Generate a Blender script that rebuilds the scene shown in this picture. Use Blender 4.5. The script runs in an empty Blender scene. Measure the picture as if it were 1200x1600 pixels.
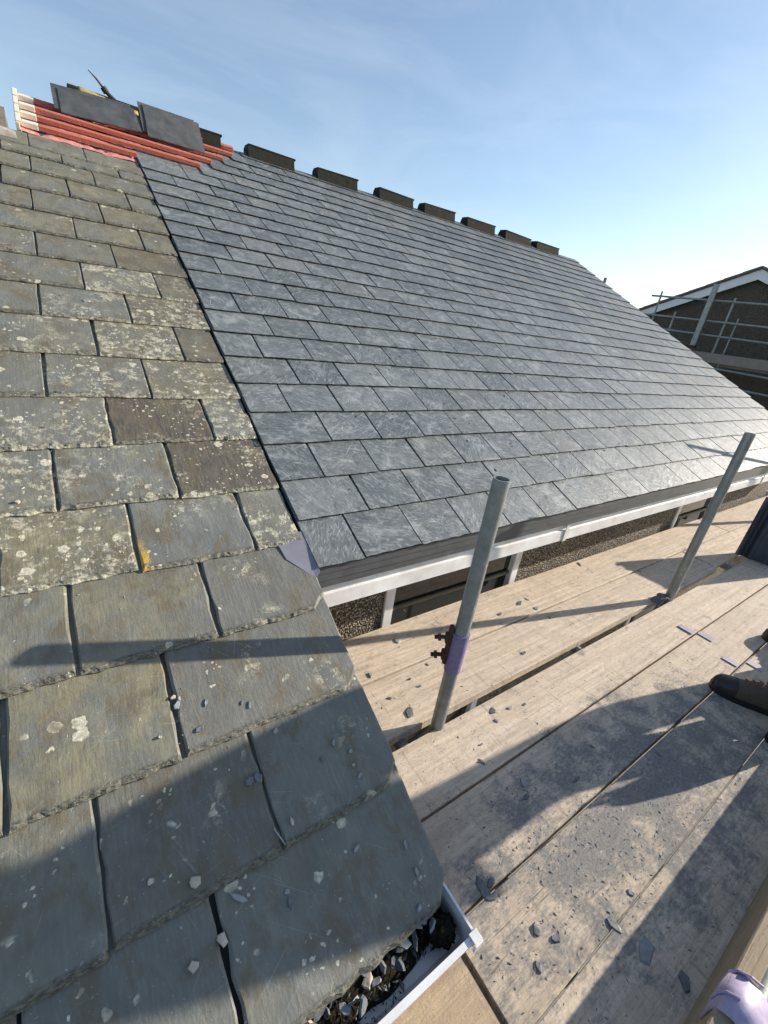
import bpy, math, random
import numpy as np
from mathutils import Matrix, Vector, Euler, noise

# ------------------------------------------------------------------ camera, sky, sun, exposure
scene = bpy.context.scene
col = scene.collection
CAM_H = 1.34
cam_data = bpy.data.cameras.new("camera")
cam = bpy.data.objects.new("camera", cam_data)
col.objects.link(cam)
cam_data.sensor_fit = 'VERTICAL'
cam_data.sensor_height = 36.0
cam_data.lens = 36.0 * 674.5 / 1600.0
cam_data.clip_start = 0.02
cam_data.clip_end = 2000
right = Vector((0.82333, -0.55221, 0.13113))
down = Vector((-0.13555, -0.41566, -0.89936))
fwd = Vector((0.55114, 0.72270, -0.41708))
cm = Matrix((( right[0], -down[0], -fwd[0], 0), (right[1], -down[1], -fwd[1], 0), (right[2], -down[2], -fwd[2], CAM_H), (0, 0, 0, 1)))
cam.matrix_world = cm
scene.camera = cam

SUN_EL = math.radians(20.4)
SUN_AZ = math.radians(-14.5)            # measured from +X towards +Y
world = bpy.data.worlds.new("World")
scene.world = world
world.use_nodes = True
wn = world.node_tree
sky = wn.nodes.new('ShaderNodeTexSky')
sky.sky_type = 'NISHITA'
sky.sun_disc = False
sky.sun_elevation = SUN_EL
sky.sun_rotation = math.radians(104.5)
sky.air_density = 1.0
sky.dust_density = 0.45
sky.ozone_density = 1.4
bgn = wn.nodes['Background']
bgn.inputs[1].default_value = 0.093
# thin high cirrus veil
tc = wn.nodes.new('ShaderNodeTexCoord')
mp = wn.nodes.new('ShaderNodeMapping'); mp.inputs['Scale'].default_value = (1.2, 2.6, 6.0); mp.inputs['Rotation'].default_value = (0.3, 0.2, 0.6)
nz = wn.nodes.new('ShaderNodeTexNoise'); nz.inputs['Scale'].default_value = 2.2; nz.inputs['Detail'].default_value = 7; nz.inputs['Roughness'].default_value = 0.6; nz.inputs['Distortion'].default_value = 0.6
rp = wn.nodes.new('ShaderNodeMapRange'); rp.inputs[1].default_value = 0.42; rp.inputs[2].default_value = 0.85; rp.inputs[3].default_value = 0.06; rp.inputs[4].default_value = 0.22
mx = wn.nodes.new('ShaderNodeMix'); mx.data_type = 'RGBA'
hz = wn.nodes.new('ShaderNodeMix'); hz.data_type = 'RGBA'
wn.links.new(tc.outputs['Generated'], mp.inputs[0]); wn.links.new(mp.outputs[0], nz.inputs['Vector'])
wn.links.new(nz.outputs['Fac'], rp.inputs[0]); wn.links.new(rp.outputs[0], mx.inputs[0])
wn.links.new(sky.outputs[0], mx.inputs[6]); mx.inputs[7].default_value = (5.6, 6.2, 6.9, 1)
wn.links.new(mx.outputs[2], bgn.inputs[0])

sun_d = bpy.data.lights.new("sun", 'SUN')
sun_d.energy = 4.3
sun_d.angle = math.radians(0.55)
sun_d.color = (1.0, 0.90, 0.76)
sun = bpy.data.objects.new("sun", sun_d)
col.objects.link(sun)
to_sun = Vector((math.cos(SUN_AZ) * math.cos(SUN_EL), math.sin(SUN_AZ) * math.cos(SUN_EL), math.sin(SUN_EL)))
sun.rotation_euler = to_sun.to_track_quat('Z', 'Y').to_euler()
sun.location = (20, -5, 12)

scene.view_settings.view_transform = 'Standard'
scene.view_settings.look = 'None'
scene.view_settings.gamma = 1.0
scene.view_settings.use_curve_mapping = False
scene.view_settings.exposure = 1.0
scene.render.engine = 'CYCLES'
scene.cycles.use_denoising = True
scene.cycles.max_bounces = 3
scene.cycles.use_adaptive_sampling = True
scene.cycles.adaptive_threshold = 0.03
scene.cycles.sample_clamp_indirect = 6

rng = random.Random(11)

# ------------------------------------------------------------------ helpers
def tag(o, label=None, cat=None, group=None, kind=None):
    if label: o["label"] = label
    if cat: o["category"] = cat
    if group: o["group"] = group
    if kind: o["kind"] = kind
    return o

def adopt(o, parent):
    if parent is not None:
        o.parent = parent
        o.matrix_parent_inverse = WORLD[parent.name].inverted()
    return o

WORLD = {}

def empty(name, loc, label=None, cat=None, group=None):
    o = bpy.data.objects.new(name, None)
    o.empty_display_size = 0.1
    col.objects.link(o)
    o.location = loc
    WORLD[o.name] = Matrix.Translation(loc)
    return tag(o, label, cat, group)

def link(name, me, parent=None, M=None):
    o = bpy.data.objects.new(name, me)
    col.objects.link(o)
    if M is not None: o.matrix_basis = M
    WORLD[o.name] = M.copy() if M is not None else Matrix.Identity(4)
    return adopt(o, parent)

class MB:
    def __init__(self): self.v = []; self.f = []; self.sm = []
    def add(self, vs, fs, smooth=False):
        b = len(self.v)
        self.v += [tuple(p) for p in vs]
        self.f += [tuple(i + b for i in f) for f in fs]
        self.sm += [smooth] * len(fs)
        return self
    def box(self, x0, x1, y0, y1, z0, z1, M=None):
        vs = [Vector((x, y, z)) for z in (z0, z1) for y in (y0, y1) for x in (x0, x1)]
        if M is not None: vs = [M @ p for p in vs]
        return self.add(vs, [(0, 2, 3, 1), (4, 5, 7, 6), (0, 1, 5, 4), (2, 6, 7, 3), (0, 4, 6, 2), (1, 3, 7, 5)])
    def bbox(self, x0, x1, y0, y1, z0, z1, b=0.004, M=None):
        # box with chamfered edges
        import itertools
        vs = []; idx = {}
        X = (x0, x1); Y = (y0, y1); Z = (z0, z1)
        for i, j, k in itertools.product((0, 1), repeat=3):
            sx, sy, sz = (1 - 2 * i), (1 - 2 * j), (1 - 2 * k)
            for a in range(3):
                p = [X[i], Y[j], Z[k]]
                for c, s in ((0, sx), (1, sy), (2, sz)):
                    if c != a: p[c] += s * b
                idx[(i, j, k, a)] = len(vs); vs.append(Vector(p))
        F = []
        ctr = Vector(((x0 + x1) / 2, (y0 + y1) / 2, (z0 + z1) / 2))
        def face(ids):
            p = [vs[q] for q in ids]
            nrm = (p[1] - p[0]).cross(p[2] - p[0])
            c = sum(p, Vector()) / len(p)
            F.append(tuple(ids) if nrm.dot(c - ctr) > 0 else tuple(reversed(ids)))
        for a in range(3):
            o1, o2 = [c for c in range(3) if c != a]
            for s in (0, 1):
                ids = []
                for u, w in ((0, 0), (1, 0), (1, 1), (0, 1)):
                    t = [0, 0, 0]; t[a] = s; t[o1] = u; t[o2] = w
                    ids.append(idx[(*t, a)])
                face(ids)
        for a in range(3):
            o1, o2 = [c for c in range(3) if c != a]
            for u, w in ((0, 0), (0, 1), (1, 0), (1, 1)):
                t0 = [0, 0, 0]; t0[o1] = u; t0[o2] = w; t1 = list(t0); t1[a] = 1
                face([idx[(*t0, o1)], idx[(*t0, o2)], idx[(*t1, o2)], idx[(*t1, o1)]])
        for i, j, k in itertools.product((0, 1), repeat=3):
            face([idx[(i, j, k, a)] for a in range(3)])
        if M is not None: vs = [M @ p for p in vs]
        return self.add(vs, F)
    def tube(self, p0, p1, r, n=20, inner=None, cap=True, r1=None):
        p0 = Vector(p0); p1 = Vector(p1); r1 = r if r1 is None else r1
        d = (p1 - p0).normalized()
        a = d.orthogonal().normalized(); b = d.cross(a)
        ring = [(a * math.cos(2 * math.pi * i / n) + b * math.sin(2 * math.pi * i / n)) for i in range(n)]
        vs = [p0 + q * r for q in ring] + [p1 + q * r1 for q in ring]
        self.add(vs, [(i, (i + 1) % n, n + (i + 1) % n, n + i) for i in range(n)], True)
        if inner:
            vs = [p0 + q * inner for q in ring] + [p1 + q * inner for q in ring]
            self.add(vs, [(i, n + i, n + (i + 1) % n, (i + 1) % n) for i in range(n)], True)
            for p, rr, fl in ((p0, r, True), (p1, r1, False)):
                vs = [p + q * rr for q in ring] + [p + q * inner for q in ring]
                fs = [(i, (i + 1) % n, n + (i + 1) % n, n + i) for i in range(n)]
                self.add(vs, [tuple(reversed(f)) for f in fs] if fl is False else fs)
        elif cap:
            self.add([p0 + q * r for q in ring], [tuple(reversed(range(n)))])
            self.add([p1 + q * r1 for q in ring], [tuple(range(n))])
        return self
    def strip(self, prof, x0, x1, closed=True):
        # profile (y,z) extruded along x
        n = len(prof)
        vs = [(x0, y, z) for y, z in prof] + [(x1, y, z) for y, z in prof]
        m = n if closed else n - 1
        self.add(vs, [(i, (i + 1) % n, n + (i + 1) % n, n + i) for i in range(m)])
        if closed: self.add(vs, [tuple(reversed(range(n))), tuple(range(n, 2 * n))])
        return self
    def mesh(self, name, mat):
        me = bpy.data.meshes.new(name)
        me.from_pydata(self.v, [], self.f)
        if mat: me.materials.append(mat)
        me.polygons.foreach_set('use_smooth', self.sm)
        me.update()
        return me
    def build(self, name, mat, parent=None, M=None):
        return link(name, self.mesh(name, mat), parent, M)

# ------------------------------------------------------------------ node helpers
def new_mat(name):
    m = bpy.data.materials.new(name); m.use_nodes = True
    return m, m.node_tree, m.node_tree.nodes['Principled BSDF']

def nd(t, typ, ins=None, **props):
    n = t.nodes.new(typ)
    for k, v in props.items(): setattr(n, k, v)
    for k, v in (ins or {}).items():
        s = n.inputs[k]
        if hasattr(v, 'is_output'): t.links.new(v, s)
        else: s.default_value = v
    return n

def math_(t, op, a, b=0.0, c=None, clamp=False):
    ins = {0: a, 1: b}
    if c is not None: ins[2] = c
    return nd(t, 'ShaderNodeMath', ins, operation=op, use_clamp=clamp).outputs[0]

def ramp(t, v, lo, hi, a=0.0, b=1.0):
    return nd(t, 'ShaderNodeMapRange', {0: v, 1: lo, 2: hi, 3: a, 4: b}).outputs[0]

def mixc(t, f, a, b, blend='MIX'):
    def c(x): return x if hasattr(x, 'is_output') else (*x, 1)
    return nd(t, 'ShaderNodeMix', {0: f, 6: c(a), 7: c(b)}, data_type='RGBA', blend_type=blend).outputs[2]

def noise_(t, vec, scale, detail=4, rough=0.55, dist=0.0):
    return nd(t, 'ShaderNodeTexNoise', {'Vector': vec, 'Scale': scale, 'Detail': detail, 'Roughness': rough, 'Distortion': dist}).outputs['Fac']

def voro(t, vec, scale, feature='F1', rnd=1.0):
    return nd(t, 'ShaderNodeTexVoronoi', {'Vector': vec, 'Scale': scale, 'Randomness': rnd}, feature=feature)

def mapping(t, vec, scale=(1, 1, 1), rot=(0, 0, 0), loc=(0, 0, 0)):
    return nd(t, 'ShaderNodeMapping', {0: vec, 'Scale': scale, 'Rotation': rot, 'Location': loc}).outputs[0]

def bump(t, bsdf, h, strength, dist, prev=None):
    ins = {'Height': h, 'Strength': strength, 'Distance': dist}
    if prev is not None: ins['Normal'] = prev
    b = nd(t, 'ShaderNodeBump', ins).outputs[0]
    t.links.new(b, bsdf.inputs['Normal'])
    return b

def setc(t, bsdf, c, rough=None, spec=0.5):
    t.links.new(c, bsdf.inputs['Base Color'])
    if rough is not None:
        if hasattr(rough, 'is_output'): t.links.new(rough, bsdf.inputs['Roughness'])
        else: bsdf.inputs['Roughness'].default_value = rough
    bsdf.inputs['Specular IOR Level'].default_value = spec

def obj_coord(t, randomise=True):
    c = nd(t, 'ShaderNodeTexCoord').outputs['Object']
    rnd = nd(t, 'ShaderNodeObjectInfo').outputs['Random']
    if randomise:
        off = nd(t, 'ShaderNodeCombineXYZ', {0: math_(t, 'MULTIPLY', rnd, 37.0), 1: math_(t, 'MULTIPLY', rnd, 91.3), 2: math_(t, 'MULTIPLY', rnd, 17.7)}).outputs[0]
        v = nd(t, 'ShaderNodeVectorMath', {0: c, 1: off}, operation='ADD').outputs[0]
    else: v = c
    return c, v, rnd

def attr(t, name):
    return nd(t, 'ShaderNodeAttribute', attribute_type='OBJECT', attribute_name=name).outputs['Fac']

def sep(t, v):
    s = nd(t, 'ShaderNodeSeparateXYZ', {0: v}); return s.outputs[0], s.outputs[1], s.outputs[2]

# ------------------------------------------------------------------ materials
def plain(name, c, rough=0.6, metal=0.0, spec=0.5, nscale=25, namt=0.25, bstr=0.0, randomise=True, c2=None):
    m, t, b = new_mat(name)
    _, v, rnd = obj_coord(t, randomise)
    n = noise_(t, v, nscale, 5, 0.6)
    d = c2 if c2 else tuple(x * (1 - namt) for x in c)
    cc = mixc(t, ramp(t, n, 0.3, 0.7), c, d)
    setc(t, b, cc, ramp(t, n, 0.3, 0.7, rough * 0.9, min(1, rough * 1.15)), spec)
    b.inputs['Metallic'].default_value = metal
    if bstr: bump(t, b, n, bstr, 0.01)
    return m

def slate_material(name, old):
    m, t, b = new_mat(name)
    c, v, rnd = obj_coord(t)
    x, y, z = sep(t, c)
    big = noise_(t, v, 5.0, 3, 0.6)
    mid = noise_(t, v, 22.0, 4, 0.65)
    fine = noise_(t, v, 130.0, 2, 0.7)
    if old:
        grain = noise_(t, mapping(t, v, (38, 6, 20)), 4.0, 3, 0.6)
        rel = noise_(t, mapping(t, v, (1.0, 0.6, 1)), 11.0, 5, 0.66, 0.5)
        base = mixc(t, ramp(t, big, 0.3, 0.72), (0.106, 0.119, 0.124), (0.155, 0.161, 0.150))
        r2 = math_(t, 'FRACT', math_(t, 'MULTIPLY', rnd, 7.31))
        base = mixc(t, ramp(t, r2, 0.0, 1.0, 0.0, 0.8), base, (0.135, 0.138, 0.122))
        base = mixc(t, ramp(t, grain, 0.45, 0.8, 0.0, 0.22), base, (0.28, 0.28, 0.25))
        base = mixc(t, ramp(t, rel, 0.30, 0.50, 0.55, 0.0), base, (0.085, 0.09, 0.088))
        base = mixc(t, ramp(t, rel, 0.55, 0.72, 0.0, 0.4), base, (0.27, 0.275, 0.255))
        base = mixc(t, attr(t, 'brown'), base, mixc(t, ramp(t, grain, 0.35, 0.7), (0.052, 0.046, 0.038), (0.115, 0.10, 0.082)))
        # olive film of algae
        al = noise_(t, v, 6.5, 5, 0.72, 0.3)
        alm = math_(t, 'MULTIPLY', ramp(t, al, 0.36, 0.62), attr(t, 'algae'), clamp=True)
        algc = mixc(t, ramp(t, mid, 0.35, 0.65), (0.15, 0.138, 0.075), (0.25, 0.222, 0.125))
        base = mixc(t, math_(t, 'MULTIPLY', alm, 0.85), base, algc)
        # rusty brown damp patches
        ru = noise_(t, mapping(t, v, (1, 0.6, 1), loc=(5, 3, 1)), 15.0, 4, 0.72)
        base = mixc(t, math_(t, 'MULTIPLY', ramp(t, ru, 0.50, 0.64), 0.65), base, (0.115, 0.09, 0.052))
        # lichen rosettes
        dv = nd(t, 'ShaderNodeVectorMath', {0: v, 1: nd(t, 'ShaderNodeVectorMath', {0: nd(t, 'ShaderNodeTexNoise', {'Vector': v, 'Scale': 60.0, 'Detail': 3}).outputs['Color'], 'Scale': 0.020}, operation='SCALE').outputs[0]}, operation='ADD').outputs[0]
        li = attr(t, 'lichen')
        mask_total = None
        for sc, r0, off in ((24.0, 0.40, 0.0), (68.0, 0.38, 3.3)):
            vo = voro(t, mapping(t, dv, loc=(off, off, 0)), sc)
            cr = sep(t, vo.outputs['Color'])[0]
            thr = math_(t, 'MULTIPLY', ramp(t, cr, 0.25, 1.0, 0.0, 1.0), r0)
            mk = ramp(t, math_(t, 'SUBTRACT', thr, vo.outputs['Distance']), 0.0, 0.05)
            pn = noise_(t, mapping(t, v, loc=(off * 2, 1, 0)), 8.0, 2, 0.5)
            mk = math_(t, 'MULTIPLY', mk, ramp(t, math_(t, 'ADD', pn, math_(t, 'MULTIPLY', li, 0.34)), 0.60, 0.68))
            mask_total = mk if mask_total is None else math_(t, 'MAXIMUM', mask_total, mk)
        # thin patchy crust between the rosettes
        cru = noise_(t, v, 34.0, 5, 0.78, 0.3)
        crz = noise_(t, mapping(t, v, loc=(4, 9, 2)), 6.0, 2, 0.5)
        crm = math_(t, 'MULTIPLY', ramp(t, cru, 0.50, 0.60), ramp(t, math_(t, 'ADD', crz, math_(t, 'MULTIPLY', li, 0.40)), 0.65, 0.78))
        mask_total = math_(t, 'MAXIMUM', mask_total, math_(t, 'MULTIPLY', crm, 0.8))
        # crust collecting along the tail edge
        tail = math_(t, 'MULTIPLY', ramp(t, math_(t, 'ADD', y, math_(t, 'MULTIPLY', mid, 0.03)), 0.012, 0.030, 1.0, 0.0), ramp(t, cru, 0.43, 0.55))
        tail = math_(t, 'MULTIPLY', tail, ramp(t, li, 0.15, 0.5, 0.05, 1.0))
        mask_total = math_(t, 'MAXIMUM', mask_total, tail)
        # flaky dressed edge: dark pits and tan crests
        edge_m = math_(t, 'MULTIPLY', ramp(t, math_(t, 'ADD', y, math_(t, 'MULTIPLY', math_(t, 'SUBTRACT', mid, 0.5), 0.016)), 0.011, 0.017, 1.0, 0.0), 0.9)
        flake = noise_(t, mapping(t, v, (1.0, 2.2, 1.0)), 85.0, 4, 0.75)
        base = mixc(t, edge_m, base, mixc(t, ramp(t, flake, 0.40, 0.60), (0.04, 0.04, 0.035), (0.165, 0.155, 0.12)))
        licc = mixc(t, ramp(t, fine, 0.35, 0.65), (0.34, 0.32, 0.21), (0.66, 0.64, 0.53))
        base = mixc(t, math_(t, 'MULTIPLY', mask_total, 0.85), base, licc)
        # yellow lichen, only where the slate carries some
        yl = math_(t, 'MULTIPLY', attr(t, 'yellow'), ramp(t, math_(t, 'ADD', noise_(t, v, 70.0, 4, 0.7), math_(t, 'MULTIPLY', math_(t, 'ABSOLUTE', x), -11.0)), 0.24, 0.34))
        yl = math_(t, 'MULTIPLY', math_(t, 'MULTIPLY', yl, ramp(t, y, 0.0, 0.13, 1.0, 0.0)), ramp(t, cru, 0.42, 0.52))
        base = mixc(t, yl, base, (0.62, 0.36, 0.02))
        scl = 0.16
    else:
        ang = math_(t, 'MULTIPLY', math_(t, 'SUBTRACT', rnd, 0.5), 2.4)
        rv = nd(t, 'ShaderNodeVectorRotate', {'Vector': v, 'Angle': ang}, rotation_type='Z_AXIS').outputs[0]
        grain = noise_(t, mapping(t, rv, (5, 19, 10)), 3.2, 4, 0.72, 1.6)
        rel = noise_(t, mapping(t, rv, (1.0, 1.7, 1)), 13.0, 5, 0.68, 1.1)
        base = mixc(t, ramp(t, big, 0.3, 0.72), (0.082, 0.100, 0.110), (0.126, 0.143, 0.150))
        r2 = math_(t, 'FRACT', math_(t, 'MULTIPLY', rnd, 7.31))
        r3 = math_(t, 'FRACT', math_(t, 'MULTIPLY', rnd, 23.7))
        base = mixc(t, ramp(t, r2, 0.35, 1.0, 0.0, 0.6), base, (0.064, 0.078, 0.088))
        base = mixc(t, ramp(t, r2, 0.0, 0.3, 0.32, 0.0), base, (0.21, 0.225, 0.225))
        base = mixc(t, ramp(t, r3, 0.82, 1.0, 0.0, 0.45), base, (0.165, 0.163, 0.148))
        base = mixc(t, ramp(t, grain, 0.50, 0.68, 0.0, 0.62), base, (0.36, 0.38, 0.375))
        base = mixc(t, ramp(t, rel, 0.30, 0.47, 0.7, 0.0), base, (0.055, 0.064, 0.07))
        du = noise_(t, v, 8.0, 5, 0.76, 1.2)
        base = mixc(t, ramp(t, du, 0.52, 0.68, 0.0, 0.62), base, (0.34, 0.355, 0.35))
        base = mixc(t, ramp(t, mid, 0.32, 0.44, 0.45, 0.0), base, (0.06, 0.068, 0.074))
        scl = 0.75
    led = noise_(t, mapping(t, v, (0.7, 1.5, 1), loc=(7, 2, 0)), 6.0, 4, 0.7, 0.25)
    ledge = math_(t, 'ADD', ramp(t, led, 0.440, 0.452), math_(t, 'ADD', ramp(t, led, 0.52, 0.53), ramp(t, led, 0.60, 0.612)))
    # pale scratches in several directions
    for k, (rz, cut) in enumerate(((0.35, 0.685), (-0.9, 0.695), (1.45, 0.70))):
        sv = nd(t, 'ShaderNodeVectorRotate', {'Vector': v, 'Angle': math_(t, 'ADD', math_(t, 'MULTIPLY', rnd, 1.4), rz)}, rotation_type='Z_AXIS').outputs[0]
        sn = noise_(t, mapping(t, sv, (7, 210, 1), loc=(k * 3.1, 0, 0)), 1.0, 2, 0.5, 0.3)
        base = mixc(t, ramp(t, sn, cut, cut + 0.05, 0.0, scl), base, (0.42, 0.43, 0.42))
    # tiny pale specks of stone dust
    sp = voro(t, v, 150.0)
    spm = math_(t, 'MULTIPLY', ramp(t, sp.outputs['Distance'], 0.10, 0.16, 1.0, 0.0), ramp(t, sep(t, sp.outputs['Color'])[1], 0.80, 0.82))
    base = mixc(t, math_(t, 'MULTIPLY', spm, 0.6), base, (0.42, 0.42, 0.38))
    setc(t, b, base, ramp(t, mid, 0.3, 0.7, 0.40 if not old else 0.55, 0.60 if not old else 0.8), 0.5)
    h = math_(t, 'ADD', math_(t, 'MULTIPLY', rel, 1.0), math_(t, 'ADD', math_(t, 'MULTIPLY', grain, 0.28), math_(t, 'MULTIPLY', fine, 0.12)))
    h = math_(t, 'ADD', h, math_(t, 'MULTIPLY', ledge, 0.06 if old else 0.10))
    if old: h = math_(t, 'ADD', h, math_(t, 'ADD', math_(t, 'MULTIPLY', mask_total, 0.15), math_(t, 'MULTIPLY', math_(t, 'MULTIPLY', edge_m, flake), 1.1)))
    bump(t, b, h, 0.55, 0.006 if old else 0.005)
    return m

def wood_material(name, c1, c2, dust=True, green=0.0, grey=0.0):
    m, t, b = new_mat(name)
    c, v, rnd = obj_coord(t)
    geo = nd(t, 'ShaderNodeNewGeometry')
    pos = geo.outputs['Position']
    g1 = noise_(t, mapping(t, v, (1.0, 26, 26)), 2.2, 7, 0.62, 0.35)
    g2 = noise_(t, mapping(t, v, (3.0, 120, 120)), 2.0, 4, 0.6)
    blot = noise_(t, v, 7.0, 6, 0.62)
    fine = noise_(t, v, 160.0, 3, 0.7)
    base = mixc(t, ramp(t, g1, 0.38, 0.66), c1, c2)
    base = mixc(t, ramp(t, rnd, 0, 1, 0.0, 0.4), base, tuple(x * 0.85 for x in c2))
    base = mixc(t, ramp(t, g2, 0.55, 0.75, 0.0, 0.22), base, tuple(x * 0.6 for x in c2))
    base = mixc(t, ramp(t, blot, 0.48, 0.75, 0.0, 0.5), base, (0.40, 0.335, 0.27))
    spk = voro(t, mapping(t, v, (60, 110, 60)), 1.0)
    base = mixc(t, math_(t, 'MULTIPLY', ramp(t, spk.outputs['Distance'], 0.12, 0.2, 0.7, 0.0), ramp(t, sep(t, spk.outputs['Color'])[0], 0.86, 0.88)), base, (0.12, 0.095, 0.075))
    # long drying cracks with the grain
    cr = noise_(t, mapping(t, v, (0.9, 60, 60), loc=(2, 0, 0)), 1.0, 2, 0.4, 0.2)
    crm = ramp(t, math_(t, 'ABSOLUTE', math_(t, 'SUBTRACT', cr, 0.5)), 0.0, 0.006, 1.0, 0.0)
    crm = math_(t, 'MULTIPLY', crm, ramp(t, noise_(t, v, 2.3, 2, 0.5), 0.52, 0.6))
    base = mixc(t, math_(t, 'MULTIPLY', crm, 0.75), base, (0.07, 0.05, 0.04))
    # short saw scars across the grain and trodden scuffs
    sc_ = noise_(t, mapping(t, v, (70, 3.0, 3.0), rot=(0, 0, 0.12)), 1.2, 3, 0.6, 0.4)
    base = mixc(t, math_(t, 'MULTIPLY', ramp(t, sc_, 0.63, 0.70), 0.5), base, (0.22, 0.18, 0.14))
    wr = noise_(t, mapping(t, v, (6, 14, 6)), 4.0, 5, 0.75, 0.6)
    base = mixc(t, ramp(t, wr, 0.50, 0.66, 0.0, 0.5), base, (0.34, 0.275, 0.215))
    base = mixc(t, ramp(t, wr, 0.30, 0.42, 0.35, 0.0), base, (0.80, 0.68, 0.54))
    # knots
    kn = voro(t, mapping(t, v, (1.3, 4.2, 4.2)), 1.5)
    km = math_(t, 'MULTIPLY', ramp(t, kn.outputs['Distance'], 0.05, 0.11, 1.0, 0.0), ramp(t, sep(t, kn.outputs['Color'])[0], 0.55, 0.6))
    base = mixc(t, math_(t, 'MULTIPLY', km, 0.55), base, (0.17, 0.10, 0.055))
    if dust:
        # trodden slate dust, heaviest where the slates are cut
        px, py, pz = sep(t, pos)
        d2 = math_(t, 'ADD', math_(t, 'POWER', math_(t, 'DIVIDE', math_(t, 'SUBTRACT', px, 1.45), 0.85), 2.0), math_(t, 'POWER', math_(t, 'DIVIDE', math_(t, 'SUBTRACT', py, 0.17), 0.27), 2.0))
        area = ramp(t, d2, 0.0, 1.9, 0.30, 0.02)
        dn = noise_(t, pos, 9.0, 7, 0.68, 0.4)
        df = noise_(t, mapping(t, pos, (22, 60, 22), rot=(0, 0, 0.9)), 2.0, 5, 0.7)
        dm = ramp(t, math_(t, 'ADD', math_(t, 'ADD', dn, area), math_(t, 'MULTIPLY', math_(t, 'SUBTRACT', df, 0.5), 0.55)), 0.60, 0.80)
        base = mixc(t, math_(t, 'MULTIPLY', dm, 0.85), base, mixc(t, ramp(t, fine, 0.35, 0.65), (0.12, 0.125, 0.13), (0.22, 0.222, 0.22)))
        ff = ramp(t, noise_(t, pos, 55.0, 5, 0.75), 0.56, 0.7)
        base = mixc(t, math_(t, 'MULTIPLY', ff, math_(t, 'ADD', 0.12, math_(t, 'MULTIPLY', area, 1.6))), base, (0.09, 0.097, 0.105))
    if green: base = mixc(t, math_(t, 'MULTIPLY', ramp(t, blot, 0.35, 0.7), green), base, (0.12, 0.125, 0.06))
    if grey: base = mixc(t, grey, base, (0.2, 0.19, 0.17))
    setc(t, b, base, 0.8, 0.25)
    bb = bump(t, b, math_(t, 'ADD', math_(t, 'ADD', g1, wr), math_(t, 'MULTIPLY', g2, 0.5)), 0.45, 0.005)
    bump(t, b, math_(t, 'SUBTRACT', fine, crm), 0.3, 0.002, bb)
    return m

def pebble_material(name, c_lo, c_hi, scale=110.0):
    m, t, b = new_mat(name)
    v = nd(t, 'ShaderNodeTexCoord').outputs['Object']
    vo = voro(t, v, scale)
    cr = sep(t, vo.outputs['Color'])[0]
    base = mixc(t, cr, c_lo, c_hi)
    base = mixc(t, ramp(t, vo.outputs['Distance'], 0.35, 0.62), base, (0.045, 0.04, 0.034))
    base = mixc(t, ramp(t, noise_(t, v, 3.0, 5, 0.6), 0.45, 0.75, 0.0, 0.4), base, (0.08, 0.07, 0.055))
    setc(t, b, base, 0.85, 0.3)
    bump(t, b, math_(t, 'SUBTRACT', 1.0, vo.outputs['Distance']), 1.0, 0.010)
    return m

M_OLD = slate_material("old_slate", True)
M_NEW = slate_material("new_slate", False)
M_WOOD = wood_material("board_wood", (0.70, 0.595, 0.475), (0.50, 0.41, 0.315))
M_WOODW = wood_material("board_wood_warm", (0.55, 0.43, 0.30), (0.40, 0.30, 0.20), dust=False)
M_TOE = wood_material("toe_board_wood", (0.40, 0.32, 0.22), (0.27, 0.21, 0.14), dust=False, green=0.35)
M_FARWOOD = wood_material("grey_board_wood", (0.30, 0.26, 0.22), (0.2, 0.17, 0.15), dust=False, grey=0.4)
M_BATTEN = plain("red_dyed_batten", (0.46, 0.12, 0.08), 0.9, nscale=70, namt=0.3, bstr=0.5, c2=(0.40, 0.13, 0.085))
M_BATEND = plain("pale_batten_end", (0.72, 0.66, 0.55), 0.7, nscale=30, namt=0.15)
M_MEMB = plain("pink_membrane", (0.50, 0.15, 0.13), 0.55, nscale=30, namt=0.3, bstr=0.5, c2=(0.62, 0.33, 0.30))
M_DECK = plain("roof_underlay", (0.06, 0.065, 0.07), 0.8)
M_UPVC = plain("white_plastic", (0.78, 0.79, 0.80), 0.4, nscale=9, namt=0.08, c2=(0.58, 0.555, 0.54))
M_GREYPL = plain("grey_plastic", (0.055, 0.06, 0.065), 0.5, nscale=18, namt=0.25, c2=(0.085, 0.09, 0.095))
def galv_material():
    m, t, b = new_mat("galvanised_steel")
    c, v, rnd = obj_coord(t)
    n1 = noise_(t, v, 22.0, 4, 0.6); n2 = noise_(t, mapping(t, v, (60, 60, 5)), 1.0, 4, 0.6)
    base = mixc(t, ramp(t, n1, 0.3, 0.7), (0.29, 0.315, 0.315), (0.19, 0.215, 0.21))
    base = mixc(t, ramp(t, n2, 0.5, 0.75, 0.0, 0.45), base, (0.40, 0.41, 0.395))
    base = mixc(t, ramp(t, noise_(t, v, 14.0, 5, 0.75), 0.62, 0.72, 0.0, 0.7), base, (0.20, 0.12, 0.075))
    sp = ramp(t, noise_(t, v, 48.0, 4, 0.7), 0.66, 0.70)
    base = mixc(t, math_(t, 'MULTIPLY', sp, 0.8), base, (0.52, 0.51, 0.47))
    setc(t, b, base, ramp(t, n1, 0.3, 0.7, 0.42, 0.6), 0.5)
    t.links.new(math_(t, 'MULTIPLY', math_(t, 'SUBTRACT', 1.0, sp), 0.5), b.inputs['Metallic'])
    bump(t, b, math_(t, 'ADD', n1, sp), 0.15, 0.004)
    return m
M_GALV = galv_material()
M_RUST = plain("rusty_steel", (0.085, 0.042, 0.03), 0.75, metal=0.3, nscale=60, namt=0.4, bstr=0.3)
M_PURPLE = plain("purple_paint", (0.155, 0.115, 0.26), 0.55, nscale=45, namt=0.3, bstr=0.12, c2=(0.23, 0.19, 0.31))
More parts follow.
